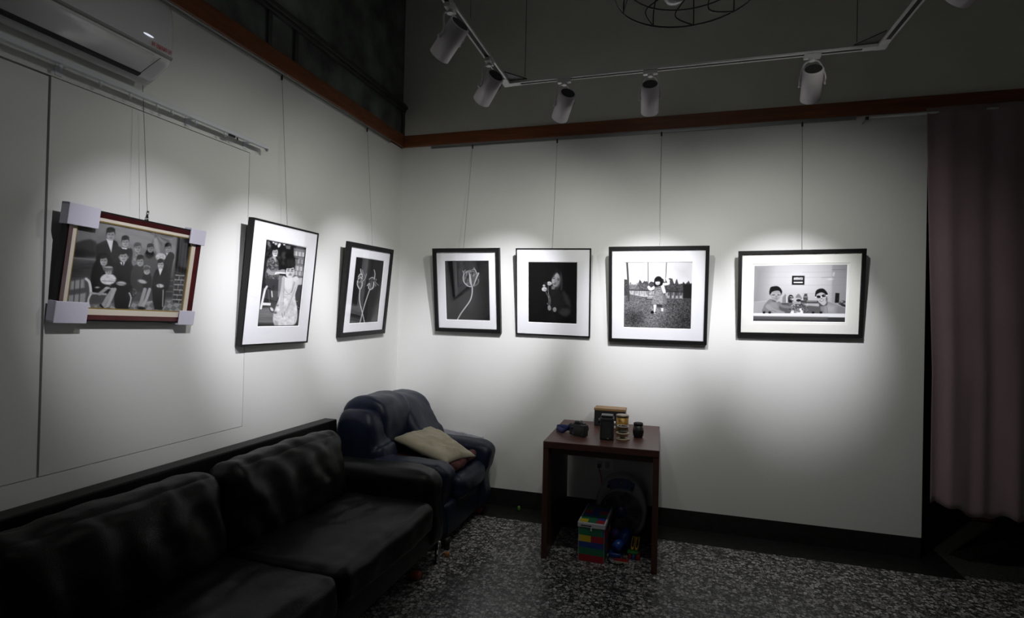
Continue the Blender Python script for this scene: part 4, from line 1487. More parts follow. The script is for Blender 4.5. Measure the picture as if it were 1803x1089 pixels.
obj('bulb', lathe([(0, .21), (.014, .205), (.018, .18), (.034, .155), (.042, .125), (.038, .10), (.024, .084), (0, .078)], 28), BULB, t, True, loc=(-.045, 0, -.125))

# ------------------------------------------------------------------ air conditioner
ACW = M('ac_white_plastic', (0.60, 0.61, 0.62), 0.22, coat=.5)
ACD = M('ac_dark_slot', (0.012, 0.012, 0.012), 0.6)
SILV = M('ac_silver_strip', (0.50, 0.50, 0.50), 0.25, 0.6)
AY0, AY1 = .98, 1.825
t = thing('air_conditioner', 'white wall-mounted split air conditioner, cut by the top left of the view', 'air conditioner', (XW, AY0, 2.50))
LA = AY1 - AY0
prof = smooth_open([(.024, .02), (.05, .005), (.09, .012), (.145, .045), (.186, .072), (.197, .096)], 5) + smooth_open([(.200, .100), (.205, .17), (.203, .25), (.19, .315), (.15, .345), (.024, .35)], 5)
bm = pillow_loft(prof, 0, LA, 24, endr=.012, anchor=(.08, .18))
obj('body', bm, ACW, t, True)
bm = bmesh.new()
strip = [(.1965, .095), (.203, .100), (.2045, .108), (.198, .108)]
rs = []
for y in (.004, LA - .004):
    rs.append([bm.verts.new((px, y, pz)) for px, pz in strip])
for k in range(4):
    bm.faces.new((rs[0][k], rs[0][(k + 1) % 4], rs[1][(k + 1) % 4], rs[1][k]))
bm.faces.new(rs[0]); bm.faces.new(rs[1][::-1])
recalc(bm)
obj('trim_strip', bm, SILV, t)
# outlet louvre: a curved flap with a dark gap along its lower edge
fl = smooth_open([(.112, .019), (.150, .042), (.184, .068), (.195, .087)], 5)
bm = bmesh.new()
n = len(fl)
yl0, yl1 = .03, LA - .085
fr = [[bm.verts.new((px + .004, y, pz - .003)) for px, pz in fl] for y in (yl0, yl1)]
bk = [[bm.verts.new((px - .004, y, pz + .004)) for px, pz in fl] for y in (yl0, yl1)]
for k in range(n - 1):
    bm.faces.new((fr[0][k], fr[0][k + 1], fr[1][k + 1], fr[1][k]))
for j in (0, 1):
    for k in range(n - 1):
        bm.faces.new((fr[j][k], fr[j][k + 1], bk[j][k + 1], bk[j][k]))
bm.faces.new((fr[0][0], fr[1][0], bk[1][0], bk[0][0]))
bm.faces.new((fr[0][-1], fr[1][-1], bk[1][-1], bk[0][-1]))
recalc(bm)
lv = obj('louvre', bm, ACW, t, True)
bm = bmesh.new()
gp = [(.094, .011), (.108, .0155), (.112, .019), (.112, .026), (.094, .026)]
rs = [[bm.verts.new((px + .002, y, pz - .002)) for px, pz in gp] for y in (yl0 - .004, yl1 + .004)]
for k in range(5):
    bm.faces.new((rs[0][k], rs[0][(k + 1) % 5], rs[1][(k + 1) % 5], rs[1][k]))
bm.faces.new(rs[0]); bm.faces.new(rs[1][::-1])
recalc(bm)
bmesh.ops.translate(bm, verts=bm.verts, vec=(0.010, 0, -.001))
obj('air_slot', bm, ACD, t)
# thin side seam of the louvre
obj('seam', tube([(px + .0015, yl1 + .006 + .03 * (k / n) ** 2, pz - .0015) for k, (px, pz) in enumerate(fl)], .0012, 6), ACD, lv)
# red characters of the brand mark, five small glyphs in a row
RED = M('red_print', (0.60, 0.015, 0.03), 0.5)
bm = bmesh.new()
for k in range(5):
    y = LA - .094 + k * .0185
    s = .0078
    z0 = .124
    X = .2035 + .0008
    def seg(a, b, c, d):
        add_box(bm, X, X + .0012, y + min(a, b) * s, y + max(a, b) * s + .0012, z0 + min(c, d) * s, z0 + max(c, d) * s + .0012)
    seg(-1, 1, 1, 1); seg(0, 0, -1, 1)
    if k in (0, 3): seg(-1, 1, 0, 0); seg(-1, -1, -1, 1)
    if k == 1: seg(-1, 1, 0, 0); seg(-1, 1, -1, -1); seg(1, 1, -1, 1)
    if k == 2: seg(-1, -1, -1, .3); seg(1, 1, -1, .3); seg(-.6, .6, 0, 0)
    if k == 4: seg(-1, 1, -1, -1); seg(-1, 1, 0, 0); seg(-.8, -.8, -1, 0); seg(.8, .8, 0, 1)
obj('brand_mark', bm, RED, t)

GLINT = M('ac_lamp_glint', (0.85, 0.88, 1.0), 0.3, emit=0.8)  # glowing white oval imitating a lamp's highlight on the casing
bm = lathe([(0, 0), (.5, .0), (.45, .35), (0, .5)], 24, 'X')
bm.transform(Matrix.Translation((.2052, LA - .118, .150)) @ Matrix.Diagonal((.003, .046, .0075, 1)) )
obj('painted_glint', recalc(bm), GLINT, t, True)

# ------------------------------------------------------------------ curtain track of the boarded window
t = thing('curtain_rail', 'white enamelled curtain rail with small runners on the left wall, under the air conditioner', 'curtain rail', (XW, 0, 2.44))
RAILW = M('rail_enamel', (0.66, 0.68, 0.72), 0.3)
bm = bmesh.new()
add_box(bm, .058, .082, .3, 2.55, .0, .022, .003)
obj('rail', bm, RAILW, t)
obj('end_cap', lathe([(0, -.012), (.010, -.012), (.012, -.002), (.007, .0), (0, .0)], 14, 'Z', (.070, 2.545, .0)), CHROME, t, True)
for y in (.9, 1.5, 2.08, 2.45):
    bm = bmesh.new()
    add_box(bm, .0, .060, y, y + .016, .010, .016)
    add_box(bm, .0, .004, y - .004, y + .02, -.02, .03)
    obj('bracket', bm, RAILW, t)
for y in (1.47, 1.62, 1.745, 1.87, 1.945, 2.075, 2.25):
    bm = bmesh.new()
    add_lathe(bm, [(0, -.004), (.0065, -.004), (.0065, .004), (0, .004)], 14, 'X', (.070, y, -.008))
    add_tube(bm, [(.070 + .005 * math.cos(a), y, -.019 + .006 * math.sin(a)) for a in [k * math.pi / 6 for k in range(12)]], .0014, 6, True)
    obj('runner', bm, RAILW, t, True)
bm = bmesh.new()
add_box(bm, .066, .074, 2.275, 2.315, -.010, .0)
add_tube(bm, [(.07, 2.33, -.002), (.07, 2.335, -.014)], .004, 8)
obj('cord_stop', bm, BLACKM, t)

# ------------------------------------------------------------------ curtain on the right with its rod
t = thing('curtain_rod', 'short white curtain rod under the wood trim beside the curtain', 'curtain rod', (1.2, 4.13, 2.905))
obj('rod', tube([(0, 0, 0), (1.5, 0, 0)], .0085, 12), M('rod_white', (.5, .5, .5), .35), t, True)
obj('bracket', box(-.003, .003, -.004, .118, -.004, .004, .001), ALU, t)
obj('finial', lathe([(0, -.02), (.010, -.016), (.012, 0), (.0, .0)], 14, 'X', (0, 0, -.006)), BLACKM, t, True)
CURT = M('mauve_cotton', (0.26, 0.175, 0.19), 0.9, bump=(300, .15), var=(3, .08), sheen=.3)
bm = bmesh.new()
NXc, NZc = 170, 60
grid = []
for j in range(NZc + 1):
    row = []
    fz = j / NZc
    for i in range(NXc + 1):
        u = i / NXc
        x = 1.528 + u * 1.15 + .054 * min(1, fz * 1.5) ** 1.2
        hem = .395 - .045 * min(1, u * 3) + .018 * math.sin(u * 22) + .01 * math.sin(u * 61)
        if u < .03: hem += .012
        z = 2.935 + (hem - 2.935) * fz
        amp = .008 + .016 * fz
        y = 4.118 + amp * (math.sin(u * 46 + .7 * math.sin(fz * 3)) * .55 + .45 * math.sin(u * 23 + 1.3 + fz * .6)) - .0 * fz
        y -= .004 * fz * math.sin(u * 80 + fz * 2)
        row.append(bm.verts.new((x, y, z)))
    grid.append(row)
for j in range(NZc):
    for i in range(NXc):
        bm.faces.new((grid[j][i], grid[j + 1][i], grid[j + 1][i + 1], grid[j][i + 1]))
c = obj('curtain', bm, CURT, None, True)
md = c.modifiers.new('thickness', 'SOLIDIFY'); md.thickness = .002
tag(c, 'plain mauve cotton curtain hanging across the opening at the right', 'curtain')

# ------------------------------------------------------------------ black leather sofa
SX = -2.262
t = thing('sofa', 'black leather sofa with loose back cushions along the left wall', 'sofa', (SX, .85, 0))
def S(bm, dx, dy, dz, rot=None):
    if rot is not None:
        bm.transform(rot)
    bmesh.ops.translate(bm, verts=bm.verts, vec=(dx, dy, dz))
    return bm
SL = 2.36        # length along y
obj('base', box(.03, .90, .02, SL - .02, .13, .27, .02, 3), LEATHER, t, True)
bm = box(.0, .13, .0, SL + .02, .13, .815, .008, 3)
for v in bm.verts:
    if v.co.z > .5 and v.co.x > .06:
        v.co.x -= .035
obj('back_panel', bm, LEATHER, t)
for y0 in (.0, SL - .25):
    prof = smooth_closed([(.06, .14), (.05, .42), (.10, .575), (.5, .60), (.80, .595), (.895, .54), (.905, .40), (.895, .14), (.5, .12)], 6)
    bm = pillow_loft(prof, y0, y0 + .25, 28, endr=.085, anchor=(.5, .35), wr=.010, wf=7, seed=y0)
    obj('armrest', bm, LEATHER, t, True)


def crease_top(seed, side):
    def f(p):
        # shallow folds fanning from the middle of the cushion
        a = math.sin((p.y * 34 + p.z * 16) + 3.0 * fbm(p, 3, seed)) * .0085
        return a * max(0, 1 - abs(p.z) * 3.0) * (1 if fbm(p, 2.2, seed + 4) > -.15 else .3)
    return f


for k, (y0, y1) in enumerate(((.25, 1.178), (1.188, SL - .245))):
    hy = (y1 - y0) / 2
    bm = cushion(.38, hy, .092, .055, puff=(.012, .006, .022), n=40, wr=.010, wf=5, seed=3 + k,
                 crease=lambda p, s=k: .007 * math.sin(p.x * 48 + 6 * fbm(p, 4, s)) * (1 if p.z > .03 else 0) * max(0, 1 - ((p.y - .18) ** 2 + (p.x + .05) ** 2) * 18))
    obj('seat_cushion', S(bm, .57, (y0 + y1) / 2, .355), LEATHER, t, True)
    bm = cushion(.10, hy - .008, .215, .085, puff=(.045, .0, .012), n=44, wr=.012, wf=5, seed=9 + k, crease=crease_top(k, 1))
    obj('back_cushion', S(bm, .275, (y0 + y1) / 2, .605, Matrix.Rotation(math.radians(-9), 4, 'Y')), LEATHER, t, True)
for x, y in ((.89, .12), (.89, SL - .07), (.1, .12), (.1, SL - .12)):
    bm = lathe([(0, .14), (.017, .14), (.017, .03), (.02, .012), (.026, .008), (.026, 0), (0, 0)], 20, 'Z', (x, y, 0))
    obj('leg', recalc(bm), CHROME, t, True)

# ------------------------------------------------------------------ navy armchair in the corner
AX, AY = -2.25, 3.27
t = thing('armchair', 'navy leather armchair with rounded wrap-over back in the corner', 'armchair', (AX, AY, 0))
obj('base', box(.10, .86, .05, .80, .07, .30, .03, 3), NAVY, t, True)
# back shell with rounded shoulders sinking into the arms
def shell(y0, y1, top, seed, f=0.0):
    prof = smooth_closed([(.05, .15), (.03, .45), (.03, .70), (.07, top - .03), (.16, top), (.28, top - .02), (.33 + f * .3, top - .10), (.36 + f * .8, top - .22), (.40 + f, .62), (.44 + f, .45), (.42 + f, .15)], 6)
    return pillow_loft(prof, y0, y1, 24, endr=.07, anchor=(.22, .5), wr=.008, wf=8, seed=seed)
obj('back_wing', shell(-.01, .24, .875, 1), NAVY, t, True)
obj('back_wing', shell(.46, .865, .915, 4, .09), NAVY, t, True)
prof = smooth_closed([(.08, .40), (.0, .60), (-.005, .80), (.04, .905), (.15, .945), (.27, .93), (.345, .85), (.36, .70), (.345, .54), (.30, .42)], 7)
bm = pillow_loft(prof, .12, .53, 26, endr=.055, anchor=(.18, .7), wr=.010, wf=6, seed=8)
obj('back_pad', bm, NAVY, t, True)
bm = cushion(.30, .245, .085, .06, puff=(.015, .0, .02), n=18, wr=.008, wf=6, seed=5)
obj('seat_cushion', S(bm, .61, .43, .355), NAVY, t, True)
for y0, sgn, dx_ in ((-.01, -1, -.045), (.655, 1, .01)):
    prof = smooth_closed([(.28, .08), (.26, .42), (.32, .56), (.48, .575), (.76, .568), (.875 + dx_, .552), (.925 + dx_, .50), (.905 + dx_, .40), (.88 + dx_, .31), (.875 + dx_, .08), (.6, .06)], 6)
    bm = pillow_loft(prof, y0, y0 + .19, 26, endr=.06, anchor=(.6, .35), wr=.006, wf=8, seed=y0 + 2)
    for v in bm.verts:   # roll the top outwards
        k_ = max(0, (v.co.z - .33) / .28)
        v.co.y += sgn * .035 * k_ ** 1.5
    obj('armrest', bm, NAVY, t, True)
for x, y in ((.85, .08), (.85, .76), (.12, .08), (.12, .76)):
    obj('leg', lathe([(0, .08), (.025, .08), (.018, 0), (0, 0)], 14, 'Z', (x, y, 0)), BLACKM, t, True)

# throw pillow, blanket
def pillow_quad(c, thick, n=30, wr=.006, seed=0, pinch=.10):
    L_, T_, R_, B_ = [Vector(p) for p in c]
    nrm = (R_ - L_).cross(T_ - B_).normalized()
    if nrm.z < 0: nrm = -nrm
    bm = bmesh.new()
    vs = {}
    for side in (0, 1):
        for i in range(n + 1):
            for j in range(n + 1):
                edge = i in (0, n) or j in (0, n)
                if side == 1 and edge:
                    vs[1, i, j] = vs[0, i, j]
                    continue
                a, b = i / n, j / n
                u, v = 2 * a - 1, 2 * b - 1
                # sides bow inwards, corners stay out
                au = u * (1 - pinch * (1 - v * v) * abs(u) ** 2)
                av = v * (1 - pinch * (1 - u * u) * abs(v) ** 2)
                a2, b2 = (au + 1) / 2, (av + 1) / 2
                p = (L_ * (1 - a2) * (1 - b2) + B_ * a2 * (1 - b2) + R_ * a2 * b2 + T_ * (1 - a2) * b2)
                w = ((1 - u ** 2) * (1 - v ** 2)) ** .42
                h = thick * w + wr * fbm(Vector((u, v, side)), 2.0, seed) * w * 2
                h += .014 * math.sin(u * 9 - v * 7 + 4 * fbm(Vector((u, v, 0)), 1.5, seed)) * w * max(0, 1 - ((u - .55) ** 2 + (v - .1) ** 2) * 2.5)
                vs[side, i, j] = bm.verts.new(p + nrm * (h if side == 0 else -h * .75))
    for side in (0, 1):
        for i in range(n):
            for j in range(n):
                q = [vs[side, i, j], vs[side, i + 1, j], vs[side, i + 1, j + 1], vs[side, i, j + 1]]
                bm.faces.new(q if side == 0 else q[::-1])
    recalc(bm)
    return bm


KHAKI = M('khaki_cotton', (0.30, 0.265, 0.19), 0.9, bump=(250, .2), var=(4, .08), sheen=.2)
PC = [(-1.925, 3.53, .64), (-1.80, 3.92, .665), (-1.355, 3.75, .515), (-1.45, 3.44, .53)]
o = obj('throw_pillow', pillow_quad(PC, .068, wr=.012, seed=2), KHAKI, None, True)
tag(o, 'square khaki cotton throw pillow lying askew on the navy armchair', 'pillow')
PLAID = M('dark_red_blanket', (0.060, 0.014, 0.014), 0.95, bump=(120, .3), var=(30, .5))
bm = cushion(.26, .20, .032, .03, puff=(0, 0, .012), n=18, wr=.014, wf=9, seed=12)
o = obj('folded_blanket', S(bm, -1.66, 3.70, .490), PLAID, None, True)
tag(o, 'dark red folded blanket on the armchair seat under the pillow', 'blanket')

# whitish marble-look board leaning on the wall behind the armchair
MARB = M('marble_board', (0.42, 0.42, 0.46), 0.5, var=(12, .3))
bm = bmesh.new()
add_box(bm, 0, .52, -.010, .010, 0, .600, .003)
bm.transform(Matrix.Rotation(math.radians(-3), 4, 'X'))
for v in bm.verts:
    if v.co.z > .3: v.co.z -= .06 * (v.co.x / .52)
o = obj('leaning_board', bm, MARB, None, loc=(-1.985, 4.185, .012))
tag(o, 'white marbled board leaning on the back wall behind the armchair', 'board')

# ------------------------------------------------------------------ table
TX0, TX1, TY0, TY1, TZ = -.787, -.072, 3.425, 4.20, .745
t = thing('side_table', 'mahogany-coloured open panel table against the back wall', 'table', (TX0, TY0, 0), math.radians(1.3))
w_, d_ = TX1 - TX0, TY1 - TY0
obj('tabletop', box(0, w_, 0, d_, TZ - .042, TZ, .003), TABLE, t)
obj('side_panel', box(.0, .036, .004, d_, 0, TZ - .042, .002), TABLEV, t)
obj('side_panel', box(w_ - .036, w_, .004, d_, 0, TZ - .042, .002), TABLEV, t)
obj('apron', box(.036, w_ - .036, .10, .125, TZ - .10, TZ - .042, .001), TABLE, t)

# ------------------------------------------------------------------ things on the table
GAP = .0008
Z0 = TZ + GAP
PLB = M('black_plastic', (0.013, 0.014, 0.014), 0.45, bump=(300, .1))
PLB2 = M('dark_grey_leatherette', (0.022, 0.025, 0.025), 0.55, bump=(300, .3))
RUBBER = M('rubber', (0.008, 0.008, 0.008), 0.7)
GLASSB = M('lens_glass', (0.02, 0.02, 0.05), 0.05, coat=1.0)
BEECH = wood('beech_lid', (0.22, 0.13, 0.05), (0.33, 0.20, 0.09), .5, 'X')

# wooden-lidded black case at the back
t = thing('storage_case', 'black box with a light wooden lid, tallest thing at the back of the table', 'box', (-.552, 4.055, Z0))
obj('body', box(0, .222, 0, .115, 0, .112, .003), PLB, t)
obj('lid', box(-.003, .225, -.003, .118, .1125, .130, .003), BEECH, t)

# tall boxy camera
t = thing('box_camera', 'tall black boxy camera standing in front of the wood-lidded box', 'camera', (-.452, 3.60, Z0), math.radians(4))
obj('body', box(0, .088, 0, .095, .0, .142, .005), PLB2, t)
obj('hood', box(.006, .082, .008, .087, .1425, .158, .003), PLB, t)
obj('side_knob', recalc(lathe([(0, -.012), (.017, -.012), (.017, 0), (0, 0)], 24, 'X', (-.0005, .045, .115))), PLB, t)
obj('side_knob', recalc(lathe([(0, 0), (.012, 0), (.012, .010), (0, .010)], 24, 'X', (.0885, .045, .075))), CHROME, t)
obj('side_knob', recalc(lathe([(0, 0), (.012, 0), (.012, .010), (0, .010)], 24, 'X', (.0885, .045, .105))), CHROME, t)
obj('latch', box(.046, .060, -.006, -.0006, .008, .016, .002), CHROME, t)
rim = obj('back_door_rim', ring(.074, .120, .066, .112, 0, .0015), PLB, t)
rim.rotation_euler = (math.radians(90), 0, 0)
rim.location = (.044, -.0003, .07)

# film can, glass element and spool
YEL = M('ochre_tin', (0.30, 0.155, 0.012), 0.4, 0.2, var=(40, .15))
LIDM = M('tin_lid', (0.26, 0.22, 0.17), 0.35, 0.8)
t = thing('film_tin', 'ochre yellow tin with a metal lid and dark lettering', 'tin', (-.330, 3.845, Z0))
obj('body', recalc(lathe([(0, 0), (.041, 0), (.041, .116), (0, .116)], 40)), YEL, t, True)
obj('lid', recalc(lathe([(0, .1165), (.043, .1165), (.0435, .128), (.040, .131), (0, .130)], 40)), LIDM, t, True)
INK = M('dark_ink', (0.05, 0.02, 0.01), 0.6)
bm = bmesh.new()
def arc_patch(bm, r, a0, a1, z0, z1, n=4):
    A = [bm.verts.new((r * math.cos(a0 + (a1 - a0) * k / n), r * math.sin(a0 + (a1 - a0) * k / n), z0)) for k in range(n + 1)]
    B = [bm.verts.new((r * math.cos(a0 + (a1 - a0) * k / n), r * math.sin(a0 + (a1 - a0) * k / n), z1)) for k in range(n + 1)]
    for k in range(n):
        bm.faces.new((A[k], A[k + 1], B[k + 1], B[k]))
rr = .0413
a0 = math.radians(-125)
for (s0, s1, z0, z1) in ((.0, .04, .086, .098), (.08, .12, .082, .098), (.20, .24, .080, .100), (.24, .40, .096, .100), (.24, .36, .088, .091), (.50, .54, .082, .098), (-.1, .9, .066, .068), (-.1, .3, .058, .062), (.36, .86, .058, .062), (-.1, .8, .052, .054)):
    arc_patch(bm, rr, a0 + s0, a0 + s1, z0, z1)
obj('lettering', bm, INK, t)

CLEAR = glass_mat('clear_glass', (.75, .75, .72))
t = thing('film_spool', 'small beige film spool with two flanges at the front of the table', 'spool', (-.312, 3.675, Z0))
BEIG = M('beige_plastic', (0.36, 0.30, 0.19), 0.45)
bm = lathe([(0, 0), (.045, 0), (.046, .004), (.043, .007), (.016, .007), (.014, .030), (.016, .037), (.043, .037), (.046, .041), (.043, .044), (.012, .044), (0, .042)], 40)
obj('spool_body', recalc(bm), BEIG, t, True)
t = thing('glass_dish', 'clear metal-rimmed glass element standing on the beige spool', 'glass', (-.312, 3.675, Z0 + .0445))
bm = lathe([(0, 0), (.030, 0), (.033, .006), (.036, .036), (.038, .040), (.035, .040), (.032, .034), (.028, .006), (0, .004)], 40)
obj('bowl', recalc(bm), CLEAR, t, True)
bm = bmesh.new()
add_tube(bm, [(.037 * math.cos(2 * math.pi * k / 40), .037 * math.sin(2 * math.pi * k / 40), .041) for k in range(40)], .0022, 8, True)
obj('rim', bm, CHROME, t, True)
bm = lathe([(0, .0045), (.026, .0045), (.027, .009), (0, .0095)], 32)
obj('inner_disc', recalc(bm), M('steel_disc', (.2, .22, .25), .25, .8), t, True)

# lens
t = thing('camera_lens', 'short black camera lens standing upright at the right of the table', 'lens', (-.219, 3.775, Z0))
obj('barrel', recalc(lathe([(0, 0), (.029, 0), (.029, .010), (.033, .012), (.034, .062), (.030, .066), (.030, .080), (0, .080)], 40)), PLB, t, True)
bm = bmesh.new()
for k in range(48):
    a = 2 * math.pi * k / 48
    c, s = math.cos(a), math.sin(a)
    add_tube(bm, [(.0345 * c, .0345 * s, .026), (.0345 * c, .0345 * s, .050)], .0011, 4)
obj('focus_ring', bm, RUBBER, t)
obj('rear_cap', recalc(lathe([(0, .0802), (.031, .0802), (.031, .094), (.027, .098), (0, .098)], 40)), RUBBER, t, True)

# DSLR lying with its strap
t = thing('slr_camera', 'black single-lens reflex camera lying on the left of the table', 'camera', (-.600, 3.66, Z0 + .0), math.radians(-24))
bm = box(-.062, .062, -.024, .030, .004, .082, .008, 3)
for v in bm.verts:
    if v.co.x > .03: v.co.y -= .008
obj('body', bm, PLB2, t, True)
bm = box(-.024, .024, -.026, .026, .0805, .102, .006, 3)
for v in bm.verts:
    if v.co.z > .095: v.co.x *= .7
obj('prism_housing', bm, PLB, t, True)
obj('lens', recalc(lathe([(0, .0305), (.030, .0305), (.032, .040), (.032, .075), (.029, .078), (0, .074)], 32, 'Y', (.0, 0, .042))), PLB, t, True)
obj('screen', box(-.045, .018, -.0262, -.0245, .014, .058, .001), GLASSB, t)
for dz in (.02, .034, .048):
    obj('button', recalc(lathe([(0, -.036), (.004, -.036), (.004, -.030), (0, -.030)], 12, 'Y', (.04, 0, dz))), PLB, t)
obj('mode_dial', recalc(lathe([(0, .0825), (.011, .0825), (.011, .090), (0, .090)], 24, 'Z', (.042, 0, 0))), PLB, t)
obj('hot_shoe', box(-.010, .010, -.010, .010, .1022, .1045), ALU, t)
STRAP = M('blue_strap', (0.012, 0.018, 0.10), 0.7, bump=(300, .2))
STRW = M('strap_lettering', (0.30, 0.30, 0.36), 0.7)
path = smooth_open([(-.064, .0, .060), (-.078, -.030, .045), (-.100, -.038, .026), (-.140, -.020, .022), (-.180, .005, .022), (-.200, .030, .022), (-.185, .050, .024), (-.150, .055, .026), (-.110, .045, .030), (-.080, .03, .045), (-.066, .015, .058)], 8)
bm = bmesh.new()
lo, hi = [], []
for (px, py, pz) in path:
    lo.append(bm.verts.new((px, py, max(.0008, pz - .019)))); hi.append(bm.verts.new((px + .004, py, pz + .019)))
for k in range(len(path) - 1):
    bm.faces.new((lo[k], lo[k + 1], hi[k + 1], hi[k]))
st = obj('strap', bm, STRAP, t, True)
md = st.modifiers.new('thickness', 'SOLIDIFY'); md.thickness = .003
bm = bmesh.new()
for seg in (range(22, 34), range(10, 13)):
    seg = list(seg)
    for k in seg[:-1]:
        if (k % 3) == 2: continue
        p, q = path[k], path[k + 1]
        n_ = Vector((q[1] - p[1], -(q[0] - p[0]), 0)).normalized() * -.0026
        vs = [(p[0] - n_.x, p[1] - n_.y, p[2] - .008), (q[0] - n_.x, q[1] - n_.y, q[2] - .008), (q[0] - n_.x + .001, q[1] - n_.y, q[2] + .004), (p[0] - n_.x + .001, p[1] - n_.y, p[2] + .004)]
        bm.faces.new([bm.verts.new(v) for v in vs])
sw = obj('strap_lettering', bm, STRW, st)
md = sw.modifiers.new('thickness', 'SOLIDIFY'); md.thickness = .0008

# ------------------------------------------------------------------ wall outlet and plug
t = thing('wall_outlet', 'white double wall outlet under the table, low on the back wall', 'outlet', (-.499, YW, .415))
OUTW = M('outlet_plastic', (0.88, 0.86, 0.88), 0.35)
obj('cover_plate', box(-.062, .062, -.008, 0, -.040, .040, .003), OUTW, t)
for dx in (-.03, .03):
    obj('socket', box(dx - .018, dx + .018, -.0098, -.0082, -.026, .026, .001), M('socket_grey', (.5, .5, .52), .4), t)
t = thing('power_cord', 'red fan cord with grey plug hanging from the wall outlet', 'cord', (-.53, YW - .012, .41))
obj('plug', box(-.013, .013, -.032, .0, -.016, .020, .005), M('plug_grey', (.14, .13, .15), .5), t, True)
pts = smooth_open([(0, -.022, -.014), (.006, -.024, -.04), (.020, -.03, -.09), (.03, -.045, -.16), (.05, -.06, -.27), (.09, -.08, -.33)], 8)
obj('cable', tube(pts, .0034, 8), M('red_cable', (.55, .03, .04), .5), t, True)

# ------------------------------------------------------------------ box fan
FC = (-.332, 3.955)
t = thing('box_fan', 'grey rounded floor fan with navy hub and controls under the table', 'fan', (FC[0], FC[1], 0))
FANG = M('fan_smoke_plastic', (0.45, 0.45, 0.48), 0.35, coat=.3)
FANN = M('fan_navy_plastic', (0.04, 0.06, 0.20), 0.35, coat=.3)
FAND = M('fan_dark', (0.02, 0.02, 0.022), 0.6)
cz = .205
NN = 64
GR = .148
front, front_in, back = [], [], []
bm = bmesh.new()
def outline(a):
    c, s = math.cos(a), math.sin(a)
    if s > 0:
        rx, rz, e = .176, .235, 2.25
    else:
        rx, rz, e = .176, .180, 3.2
    k = (abs(c / rx) ** e + abs(s / rz) ** e) ** (-1 / e)
    x = c * k
    if s < 0:
        x *= 1 - .12 * (-s)
    return x, s * k
loops = []
for (sc, y) in ((.93, -.062), (.985, -.055), (1.0, -.040), (1.0, .040), (.97, .055), (.90, .062)):
    loops.append([bm.verts.new((outline(2 * math.pi * k / NN)[0] * sc, y, cz + outline(2 * math.pi * k / NN)[1] * sc)) for k in range(NN)])
inner = [bm.verts.new((GR * math.cos(2 * math.pi * k / NN), -.062, cz - .012 + GR * math.sin(2 * math.pi * k / NN))) for k in range(NN)]
inner2 = [bm.verts.new((GR * .97 * math.cos(2 * math.pi * k / NN), -.02, cz - .012 + GR * .97 * math.sin(2 * math.pi * k / NN))) for k in range(NN)]
seq = [inner2, inner] + loops
for A, B in zip(seq[:-1], seq[1:]):
    for k in range(NN):
        bm.faces.new((A[k], A[(k + 1) % NN], B[(k + 1) % NN], B[k]))
bm.faces.new(loops[-1])
recalc(bm)
obj('housing', bm, FANG, t, True)
bm = bmesh.new()
gc = cz - .012
def ringpts(r, y, n=48): return [(r * math.cos(2 * math.pi * k / n), y, gc + r * math.sin(2 * math.pi * k / n)) for k in range(n)]
for k in range(14):
    add_tube(bm, ringpts(.045 + k * .0078, -.066 - .004 * math.cos(k / 14 * 1.5)), .0011, 4, True)
for k in range(36):
    a = 2 * math.pi * k / 36
    p0 = (.042 * math.cos(a), -.070, gc + .042 * math.sin(a)); p1 = (.148 * math.cos(a + .35), -.064, gc + .148 * math.sin(a + .35))
    add_tube(bm, [p0, p1], .0012, 4)
gr = obj('grille', bm, M('grille_grey', (.30, .30, .33), .4), t)
bm = bmesh.new()
add_tube(bm, ringpts(.149, -.064), .0035, 8, True)
obj('grille_rim', bm, FANG, t, True)
obj('hub', recalc(lathe([(0, -.076), (.036, -.075), (.043, -.070), (.043, -.064), (0, -.064)], 36, 'Y', (0, 0, gc))), FANN, t, True)
for k in range(5):
    bm = bmesh.new()
    a = 2 * math.pi * k / 5
    pts = []
    for r, da in ((.03, -.2), (.12, -.35), (.13, .1), (.10, .45), (.03, .3)):
        pts.append((r, a + da))
    A = [bm.verts.new((r * math.cos(b), -.040 + .015 * math.sin((b - a) * 2), gc + r * math.sin(b))) for r, b in pts]
    B = [bm.verts.new((r * math.cos(b), -.038 + .015 * math.sin((b - a) * 2), gc + r * math.sin(b))) for r, b in pts]
    bm.faces.new(A); bm.faces.new(B[::-1])
    for j in range(5):
        bm.faces.new((A[j], A[(j + 1) % 5], B[(j + 1) % 5], B[j]))
    recalc(bm)
    obj('blade', bm, FAND, t)
bm = bmesh.new()
NP = 14
A, B = [], []
for k in range(NP + 1):
    a = math.radians(62 + 56 * k / NP)
    ox, oz = outline(a)
    A.append((ox * .90, cz + oz * .945)); B.append((GR * 1.10 * math.cos(a), gc + GR * 1.10 * math.sin(a)))
for y, flip in ((-.0645, 0), (-.0622, 1)):
    va = [bm.verts.new((x, y, z)) for x, z in A]; vb = [bm.verts.new((x, y, z)) for x, z in B]
    for k in range(NP):
        bm.faces.new((va[k], va[k + 1], vb[k + 1], vb[k]))
obj('control_panel', recalc(bm), FANN, t)
for dx, dz, m_ in ((.0, .192, ALU), (.075, .158, FAND), (-.088, .158, FAND)):
    obj('knob', recalc(lathe([(0, -.075), (.010, -.075), (.011, -.0645), (0, -.0645)], 20, 'Y', (dx, 0, cz + dz))), m_, t, True)
for dx in (-.10, .10):
    obj('foot', box(dx - .03, dx + .03, -.06, .06, 0, .034, .006), FAND, t)

